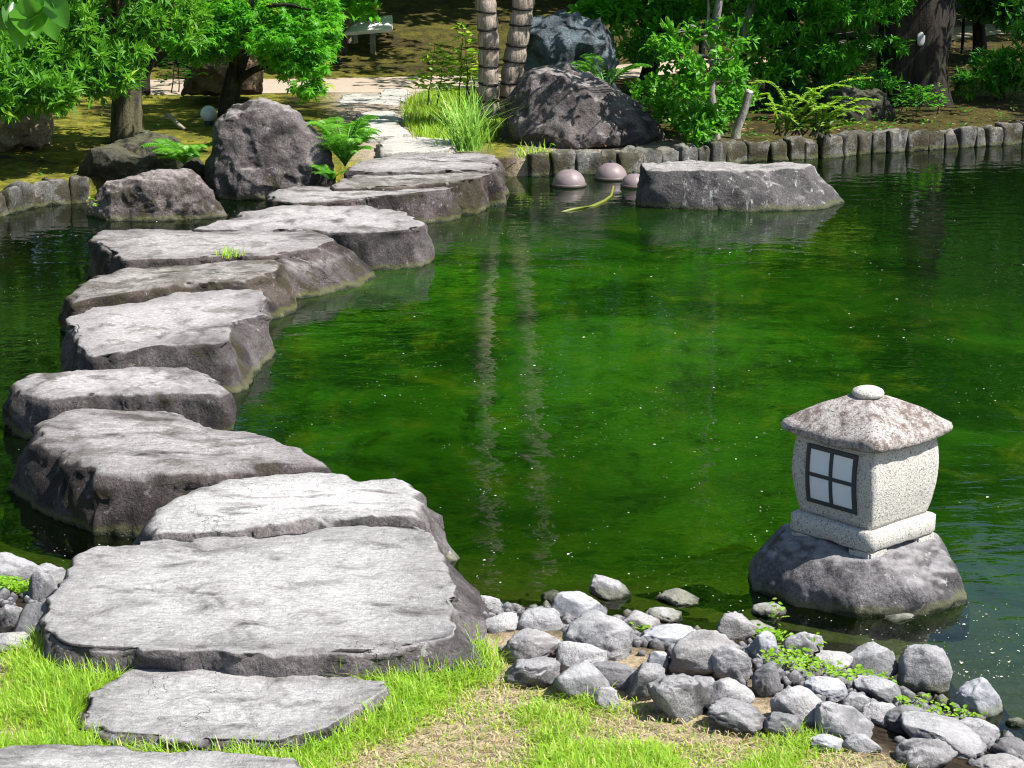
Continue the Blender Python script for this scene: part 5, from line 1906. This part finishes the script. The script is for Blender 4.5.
for (x, y, w, lb) in [(569, 186, 33, "left domed float nearest the camera"), (611, 179, 32, "middle domed float, farthest of the three"), (634, 187, 26, "right domed float partly hidden behind the island rock")]:
    p = at_z(x, y, .0)
    r = w / (F / depth(p)) / 2
    root = empty("pond_float", p, lb.replace("domed float", "pinkish grey domed float on the water"), "float", "domed floats on the pond")
    bm = bmesh.new()
    bmesh.ops.create_uvsphere(bm, u_segments=32, v_segments=18, radius=1)
    for v in bm.verts:
        v.co = Vector((v.co.x * r, v.co.y * r, v.co.z * r * (.92 if v.co.z > 0 else .5) + .012)) + p
    mesh_bm("dome", bm, M_float, root, loc=p, smooth=True)
    bm = bmesh.new()
    bmesh.ops.create_cone(bm, cap_ends=True, segments=12, radius1=.012, radius2=.010, depth=.018)
    bmesh.ops.translate(bm, verts=bm.verts[:], vec=p + Vector((0, 0, r * .92 + .018)))
    mesh_bm("knob", bm, M_frame, root, loc=p)
    bm = bmesh.new()
    R1 = []
    for rr0, z in [(r * 1.0, .0), (r * 1.06, .006), (r * 1.06, .016), (r * 1.0, .02)]:
        R1.append([bm.verts.new(p + Vector((rr0 * math.cos(k * math.pi / 16), rr0 * math.sin(k * math.pi / 16), z))) for k in range(32)])
    for a, c in zip(R1, R1[1:]):
        for k in range(32):
            bm.faces.new((a[k], a[(k + 1) % 32], c[(k + 1) % 32], c[k]))
    bmesh.ops.recalc_face_normals(bm, faces=bm.faces[:])
    mesh_bm("rim", bm, plain_mat("float_rim", (.10, .08, .07), .5), root, loc=p, smooth=True)
hp = [at_z(x, y, .004) for x, y in [(613, 191), (611, 196), (604, 201), (594, 205), (582, 208), (570, 210), (558, 211)]]
hp[0].z = .03
hp[-1].z = -.012
v, f = tube(hp, [.014] * 7, 8)
tag(mesh_np("hose", v, f, plain_mat("hose_yellow", (.15, .17, .03), .5), loc=tuple(hp[2])), "yellow green hose curving at the water surface below the floats", "hose")

# wooden sign
b = gz(373, 52)
sg = empty("sign", b, "grey wooden sign with tilted board on one post, below the dark forest", "sign")
M_wood = bark_mat("grey_wood", (.60, .60, .62), (.78, .78, .80), (3, 3, 20), .3)
k = F / depth(b)
bm = bmesh.new()
bmesh.ops.create_cube(bm, size=1)
for v in bm.verts:
    v.co = Vector((v.co.x * .045, v.co.y * .045, v.co.z * .33 + .045)) + b
mesh_bm("post", bm, bark_mat("post_wood", (.16, .16, .14), (.26, .27, .22)), sg, loc=b)
cor = [at_y(344, 32.5, b.y - .10), at_y(392, 28.5, b.y - .16), at_y(392, 15, b.y + .10), at_y(360, 18, b.y + .22)]
cor = [Vector(c) for c in cor]
nrm = (cor[1] - cor[0]).cross(cor[3] - cor[0]).normalized()
bm = bmesh.new()
vs = [bm.verts.new(c) for c in cor] + [bm.verts.new(c - nrm * .03) for c in cor]
for fc in [(0, 1, 2, 3), (7, 6, 5, 4), (0, 4, 5, 1), (1, 5, 6, 2), (2, 6, 7, 3), (3, 7, 4, 0)]:
    bm.faces.new([vs[i] for i in fc])
bmesh.ops.recalc_face_normals(bm, faces=bm.faces[:])
board = mesh_bm("board", bm, M_wood, sg, loc=b)
# brushed characters: two large ones and a line of small ones
M_ink = plain_mat("sign_ink", (.02, .018, .035), .7)


def bp_(u, v_, o=.004):
    a = cor[0].lerp(cor[1], u)
    c = cor[3].lerp(cor[2], u)
    return a.lerp(c, v_) + nrm * o


def stroke(bm, u0, v0, u1, v1, w=.022):
    a, c = bp_(u0, v0), bp_(u1, v1)
    d = (c - a).normalized()
    s = d.cross(nrm) * (w / 2)
    vv = [bm.verts.new(x) for x in (a - s, c - s, c + s, a + s)]
    bm.faces.new(vv)


for (cu, cv, lab) in [(.36, .62, 1), (.67, .62, 2)]:
    bm = bmesh.new()
    for (a, c, d, e) in ([(-.05, .22, .05, .22), (-.05, -.2, .05, -.2), (-.05, .22, -.05, -.2), (.05, .22, .05, -.2), (-.04, 0, .04, .02)] if lab == 1 else [(-.06, .12, .06, .2), (-.02, .3, -.03, -.2), (-.05, -.25, .02, -.02), (.0, .02, .06, -.22), (.035, .3, .03, .02)]):
        stroke(bm, cu + a, cv + c, cu + d, cv + e)
    mesh_bm("character", bm, M_ink, sg, loc=b)
bm = bmesh.new()
for i in range(5):
    u = .46 + i * .035
    stroke(bm, u, .20, u + .02, .24 + .05 * (i % 2), .02)
mesh_bm("caption", bm, M_ink, sg, loc=b)

# curved stick on the moss
b = gz(168, 128)
v, f = tube([at_y(164, 119, b.y), at_y(165, 115.5, b.y), at_y(168, 114.8, b.y), at_y(173, 119, b.y - .03), at_y(180, 126, b.y - .1), at_y(186, 130, b.y - .15)], [.018, .02, .026, .03, .026, .02], 8, .2, 3)
tag(mesh_np("stick", v, f, B_pale, loc=tuple(b)), "crooked bare stick lying on the sunlit moss", "stick")
# rope fence along the right path
fn = empty("rope_fence", gz(745, 82), "low fence of thin dark stakes and rope along the sunlit path on the right", "fence")
prev = None
for (x, y) in [(655, 84), (700, 82), (745, 79), (800, 72), (880, 62), (962, 56)]:
    p = gz(x, y)
    v, f = tube([p - Vector((0, 0, .1)), p + Vector((0, 0, .2)), p + Vector((.0, 0, .4))], [.025, .025, .022], 7)
    mesh_np("stake", v, f, B_dark, fn, loc=tuple(p))
    if prev is not None:
        a, c = prev + Vector((0, 0, .36)), p + Vector((0, 0, .36))
        v, f = tube(bend(a, c, -.12, 10, 0), [.010] * 11, 5)
        mesh_np("rope", v, f, M_rope, fn, loc=tuple(a))
    prev = p

# ------------------------------------------------------------------ stuff: grass, straw, litter, specks, weeds


def in_poly(P, x, y):
    ins = np.zeros(len(x), bool)
    for i in range(len(P)):
        ax, ay = P[i]
        bx, by = P[(i + 1) % len(P)]
        c = (ay > y) != (by > y)
        xi = ax + (y - ay) * (bx - ax) / (by - ay + 1e-12)
        ins ^= c & (x < xi)
    return ins


def blade_field(name, X, Y, Z, Lh, W, mat, lean=.5, rnd=None, flat=False):
    n = len(X)
    a = rng.uniform(0, 2 * math.pi, n)
    d = np.stack([np.cos(a), np.sin(a), np.zeros(n)], -1)
    s = np.stack([-np.sin(a), np.cos(a), np.zeros(n)], -1)
    p = np.stack([X, Y, Z], -1)
    ln = rng.uniform(.1, 1, n) * lean
    K = 4
    Vs = []
    for k in range(K + 1):
        t = k / K
        up = Lh * (t - .5 * ln * t * t)
        if flat:
            up = Lh * .12 * np.sin(math.pi * t) + .004
        c = p + d * (Lh * ln * t ** 1.4)[:, None] + np.stack([np.zeros(n), np.zeros(n), up], -1)
        ww = (W * (1 - t ** 1.7) * .5 + .0003)[:, None]
        Vs += [c - s * ww, c + s * ww]
    Vv = np.stack(Vs, 1).reshape(-1, 3)
    m = 2 * (K + 1)
    base = (np.arange(n) * m)[:, None, None]
    q4 = np.array([(2 * k, 2 * k + 1, 2 * k + 3, 2 * k + 2) for k in range(K)])[None] + base
    if rnd is None:
        rnd = rng.uniform(0, 1, n)
    o = mesh_np(name, Vv, q4.reshape(-1, 4), mat, smooth=True, rnd=np.repeat(rnd, m))
    tag(o, kind="stuff")
    return o


def proj(X, Y, Z):
    a, c = np.asarray(Y, float), np.asarray(Z, float) - EYE.z
    dd = a * CP - c * SP
    return 512 + F * np.asarray(X) / dd, 384 - F * (a * SP + c * CP) / dd


LAWN_X = [-80, 40, 300, 470, 503, 512, 560, 640, 720, 800, 880, 960]
LAWN_Y = [648, 650, 655, 650, 660, 684, 698, 712, 732, 743, 762, 800]


def on_lawn(X, Y, soft=0.0):
    qx, qy = proj(X, Y, np.full(len(X), .13))
    return qy > np.interp(qx, LAWN_X, LAWN_Y) + soft * rng.normal(0, 1, len(X))


NB_ = 210000
X = rng.uniform(-1.35, 1.25, NB_)
Y = rng.uniform(4.15, 5.6, NB_)
sd = pond_sd(X, Y)
ok = on_lawn(X, Y, 5)
slabs = [SL[0], SL[1], SL[2]]
near = np.zeros(NB_)
for P_ in slabs:
    ok &= ~in_poly(P_, X, Y)
    d2 = np.full(NB_, 9.0)
    for i in range(len(P_)):
        a, b_ = P_[i], P_[(i + 1) % len(P_)]
        e = b_ - a
        t = np.clip(((X - a[0]) * e[0] + (Y - a[1]) * e[1]) / (e @ e), 0, 1)
        d2 = np.minimum(d2, np.hypot(X - a[0] - t * e[0], Y - a[1] - t * e[1]))
    near = np.maximum(near, sstep(.16, .02, d2))
X, Y, near = X[ok], Y[ok], near[ok]
nz = np.array([mnoise.fractal(Vector((x * 3.2, y * 3.2, 0.7)), 1.0, 2.0, 3) for x, y in zip(X, Y)])
qx, qy = proj(X, Y, np.full(len(X), .13))
strawy = np.exp(-(((qx - 700) / 150) ** 2 + ((qy - 735) / 14) ** 2)) + .8 * np.exp(-(((qx - 500) / 70) ** 2 + ((qy - 742) / 12) ** 2)) + .6 * np.exp(-(((qx - 10) / 25) ** 2 + ((qy - 690) / 25) ** 2))
dens = np.clip(.40 + 1.3 * nz + .6 * near + .2 * sstep(480, 400, qx) - .55 * strawy, 0.10, 1)
ok = rng.uniform(0, 1, len(X)) < dens
X, Y, near, nz, qx, qy = X[ok], Y[ok], near[ok], nz[ok], qx[ok], qy[ok]
lush = np.clip(near * .8 + .5 * sstep(.1, .5, nz) + .7 * np.exp(-(((qx - 440) / 60) ** 2 + ((qy - 675) / 25) ** 2)), 0, 1)
Lh = (.017 + .052 * lush) * rng.uniform(.3, 1.3, len(X))
Wd = rng.uniform(.0014, .0030, len(X)) * (1 + .25 * lush)
rn = np.clip(rng.normal(.45, .22, len(X)) + .35 * (rng.uniform(0, 1, len(X)) < .24 * (1.3 - lush)), 0, 1)
blade_field("grass", X, Y, hgt(X, Y), Lh, Wd, L_grass, 1.3, rn)
NS = 26000
X = rng.uniform(-1.35, 1.25, NS)
Y = rng.uniform(4.15, 5.6, NS)
ok = on_lawn(X, Y, 4)
for P_ in slabs:
    ok &= ~in_poly(P_, X, Y)
X, Y = X[ok], Y[ok]
blade_field("straw", X, Y, hgt(X, Y) + .002, rng.uniform(.015, .05, len(X)), rng.uniform(.0012, .0026, len(X)), L_straw, 1.2, flat=True)
# grass on the far bank by the path and moss fuzz
NG = 9000
px = rng.uniform(392, 505, NG)
py = rng.uniform(96, 150, NG)
pz = [at_z(a, c, .13) for a, c in zip(px, py)]
X = np.array([p.x for p in pz])
Y = np.array([p.y for p in pz])
okk = ((px - 455) / 52) ** 2 + ((py - 118) / 26) ** 2 + rng.normal(0, .12, NG) < 1
okk &= pond_sd(X, Y) > .08
X, Y = X[okk], Y[okk]
blade_field("bank_grass", X, Y, hgt(X, Y), rng.uniform(.03, .10, len(X)), rng.uniform(.004, .007, len(X)), L_grass, .7, np.clip(rng.normal(.4, .2, len(X)), 0, .85))
# bank: leaf litter on the shaded right bank
NL = 9000
X = rng.uniform(-4.6, 5.5, NL)
Y = rng.uniform(12, 22, NL)
okk = (pond_sd(X, Y) > .12) & (np.abs(Y - path_y(X)) > 0.65)
okk &= rng.uniform(0, 1, NL) < (.15 + .85 * sstep(0, 1.2, X))
X, Y = X[okk], Y[okk]
n = len(X)
a = rng.uniform(0, 2 * math.pi, n)
v, f = place(LANCE, np.stack([X, Y, hgt(X, Y) + .02], -1), np.stack([np.cos(a), np.sin(a), rng.normal(0, .15, n)], -1), np.stack([rng.normal(0, .3, n), rng.normal(0, .3, n), np.ones(n)], -1), rng.uniform(.02, .05, n), np.full(n, .5))
tag(mesh_np("leaf_litter", v, f, L_litter, rnd=np.repeat(rng.uniform(0, 1, n), 5)), kind="stuff")
# ground cover: low weeds in patches of both banks
NW = 14000
X = rng.uniform(-4.6, 5.0, NW)
Y = rng.uniform(12, 18, NW)
nn = np.array([mnoise.fractal(Vector((x * 1.8, y * 1.8, 4.7)), 1.0, 2.0, 3) for x, y in zip(X, Y)])
okk = (pond_sd(X, Y) > .1) & (nn > .12) & (np.abs(Y - path_y(X)) > 0.65) & ~((np.abs(X - np.interp(Y, BRY, BRX)) < .5))
okk &= (X > 1.0) | (rng.uniform(0, 1, NW) < .08)
X, Y = X[okk], Y[okk]
n = len(X)
a = rng.uniform(0, 2 * math.pi, n)
v, f = place(LANCE, np.stack([X, Y, hgt(X, Y) + rng.uniform(.0, .05, n)], -1), np.stack([np.cos(a), np.sin(a), rng.uniform(0, .9, n)], -1), np.stack([rng.normal(0, .3, n), rng.normal(0, .3, n), np.ones(n)], -1), rng.uniform(.02, .05, n), np.full(n, .5))
tag(mesh_np("ground_cover", v, f, L_mid, smooth=False, rnd=np.repeat(rng.uniform(0, 1, n), 5)), kind="stuff")
# yellow green weeds between the cobbles
O = []
for (cx_, cy_, rx_, ry_, n_) in [(830, 690, 70, 13, 380), (790, 675, 26, 12, 130), (935, 715, 50, 10, 130), (15, 602, 20, 10, 400), (640, 655, 10, 6, 120), (770, 630, 20, 8, 150)]:
    for _ in range(n_):
        th, r = rng.uniform(0, 6.283), math.sqrt(rng.uniform(0, 1))
        p = at_z(cx_ + rx_ * r * math.cos(th), cy_ + ry_ * r * math.sin(th), .03)
        O.append((p.x, p.y, h1(p.x, p.y) + rng.uniform(0.005, .035)))
O = np.array(O)
O = O[O[:, 2] > -.05]
O[:, 2] = np.maximum(O[:, 2], .004)
n = len(O)
a = rng.uniform(0, 2 * math.pi, n)
v, f = place(OVAL, O, np.stack([np.cos(a), np.sin(a), rng.uniform(0, .6, n)], -1), np.stack([rng.normal(0, .3, n), rng.normal(0, .3, n), np.ones(n)], -1), rng.uniform(.008, .018, n), np.full(n, .7))
tag(mesh_np("shore_weeds", v, f, L_yel, smooth=False, rnd=np.repeat(rng.uniform(0, .8, n), 10)), kind="stuff")
# gravel among the cobbles
GV, GF, o = [], [], 0
bm = bmesh.new()
bmesh.ops.create_icosphere(bm, subdivisions=1, radius=1)
iv = np.array([tuple(v.co) for v in bm.verts])
itri = np.array([[v.index for v in f_.verts] for f_ in bm.faces])
bm.free()
for _ in range(900):
    x_ = rng.uniform(470, 1040)
    y_ = np.interp(x_, [470, 620, 800, 1040], [612, 655, 700, 745]) + rng.normal(0, 22)
    if rng.uniform() < .1:
        x_, y_ = rng.uniform(-20, 70), rng.uniform(565, 650)
    p = at_z(x_, y_, .03)
    z = h1(p.x, p.y)
    r = rng.uniform(.006, .022)
    vv = iv * (r * rng.uniform(.7, 1.2, 3)) * (1 + rng.normal(0, .1, (len(iv), 1)))
    GV.append(vv + np.array([p.x, p.y, z + r * .2]))
    GF.append(itri + o)
    o += len(iv)
tag(mesh_np("gravel", np.concatenate(GV), np.concatenate(GF), PEB["d"]), kind="stuff")
# pale specks floating on the water
NP_ = 11000
X = rng.uniform(-2.8, 3.6, NP_)
Y = 5.3 + 8.5 * rng.uniform(0, 1, NP_) ** 1.9
nn = np.array([mnoise.fractal(Vector((x * .8, y * .8, 2.2)), 1.0, 2.0, 3) for x, y in zip(X, Y)])
nn2 = np.array([mnoise.fractal(Vector((x * 2.6, y * 2.0, 8.2)), 1.0, 2.0, 3) for x, y in zip(X, Y)])
okk = (pond_sd(X, Y) < -.1) & (nn + nn2 * 1.3 + rng.normal(0, .22, NP_) > .12)
X, Y = X[okk], Y[okk]
n = len(X)
a = rng.uniform(0, 2 * math.pi, n)
sz = .0020 + .010 * rng.uniform(0, 1, n) ** 14 + .003 * rng.uniform(0, 1, n)
v, f = place(OVAL, np.stack([X, Y, np.full(n, .003)], -1), np.stack([np.cos(a), np.sin(a), np.zeros(n)], -1), np.stack([rng.normal(0, .1, n), rng.normal(0, .1, n), np.ones(n)], -1), sz, np.full(n, .75))
v[:, 2] = np.maximum(v[:, 2], .0015)
tag(mesh_np("floating_pollen", v, f, plain_mat("pollen", (.45, .46, .38), .8), smooth=True), kind="stuff")

# ------------------------------------------------------------------ light
EL = math.radians(53)
s = Vector((math.cos(math.radians(-20)), math.sin(math.radians(-20)), 0)) * math.cos(EL) + Vector((0, 0, math.sin(EL)))
sun_d = bpy.data.lights.new("sun", "SUN")
sun_d.energy = 4.6
sun_d.angle = math.radians(0.5)
sun_d.color = (1.0, 0.955, 0.88)
sun = bpy.data.objects.new("sun", sun_d)
sun.rotation_euler = s.to_track_quat("Z", "Y").to_euler()
COL.objects.link(sun)
w = bpy.data.worlds.new("World")
scene.world = w
w.use_nodes = True
nt = w.node_tree
for n_ in list(nt.nodes):
    nt.nodes.remove(n_)
sky = nt.nodes.new("ShaderNodeTexSky")
sky.sky_type = "NISHITA"
sky.sun_disc = False
sky.sun_elevation = EL
sky.sun_rotation = math.atan2(s.x, s.y)
bg = nt.nodes.new("ShaderNodeBackground")
bg.inputs[1].default_value = 0.075
wo = nt.nodes.new("ShaderNodeOutputWorld")
nt.links.new(sky.outputs[0], bg.inputs[0])
nt.links.new(bg.outputs[0], wo.inputs[0])
vs = scene.view_settings
vs.view_transform = "Standard"
vs.look = "None"
vs.gamma = 1.0
vs.use_curve_mapping = False
vs.exposure = 1.1
scene.cycles.max_bounces = 5
scene.cycles.diffuse_bounces = 2
scene.cycles.glossy_bounces = 2
scene.cycles.transmission_bounces = 2
scene.cycles.transparent_max_bounces = 8
scene.cycles.use_denoising = True
scene.cycles.filter_width = 1.1
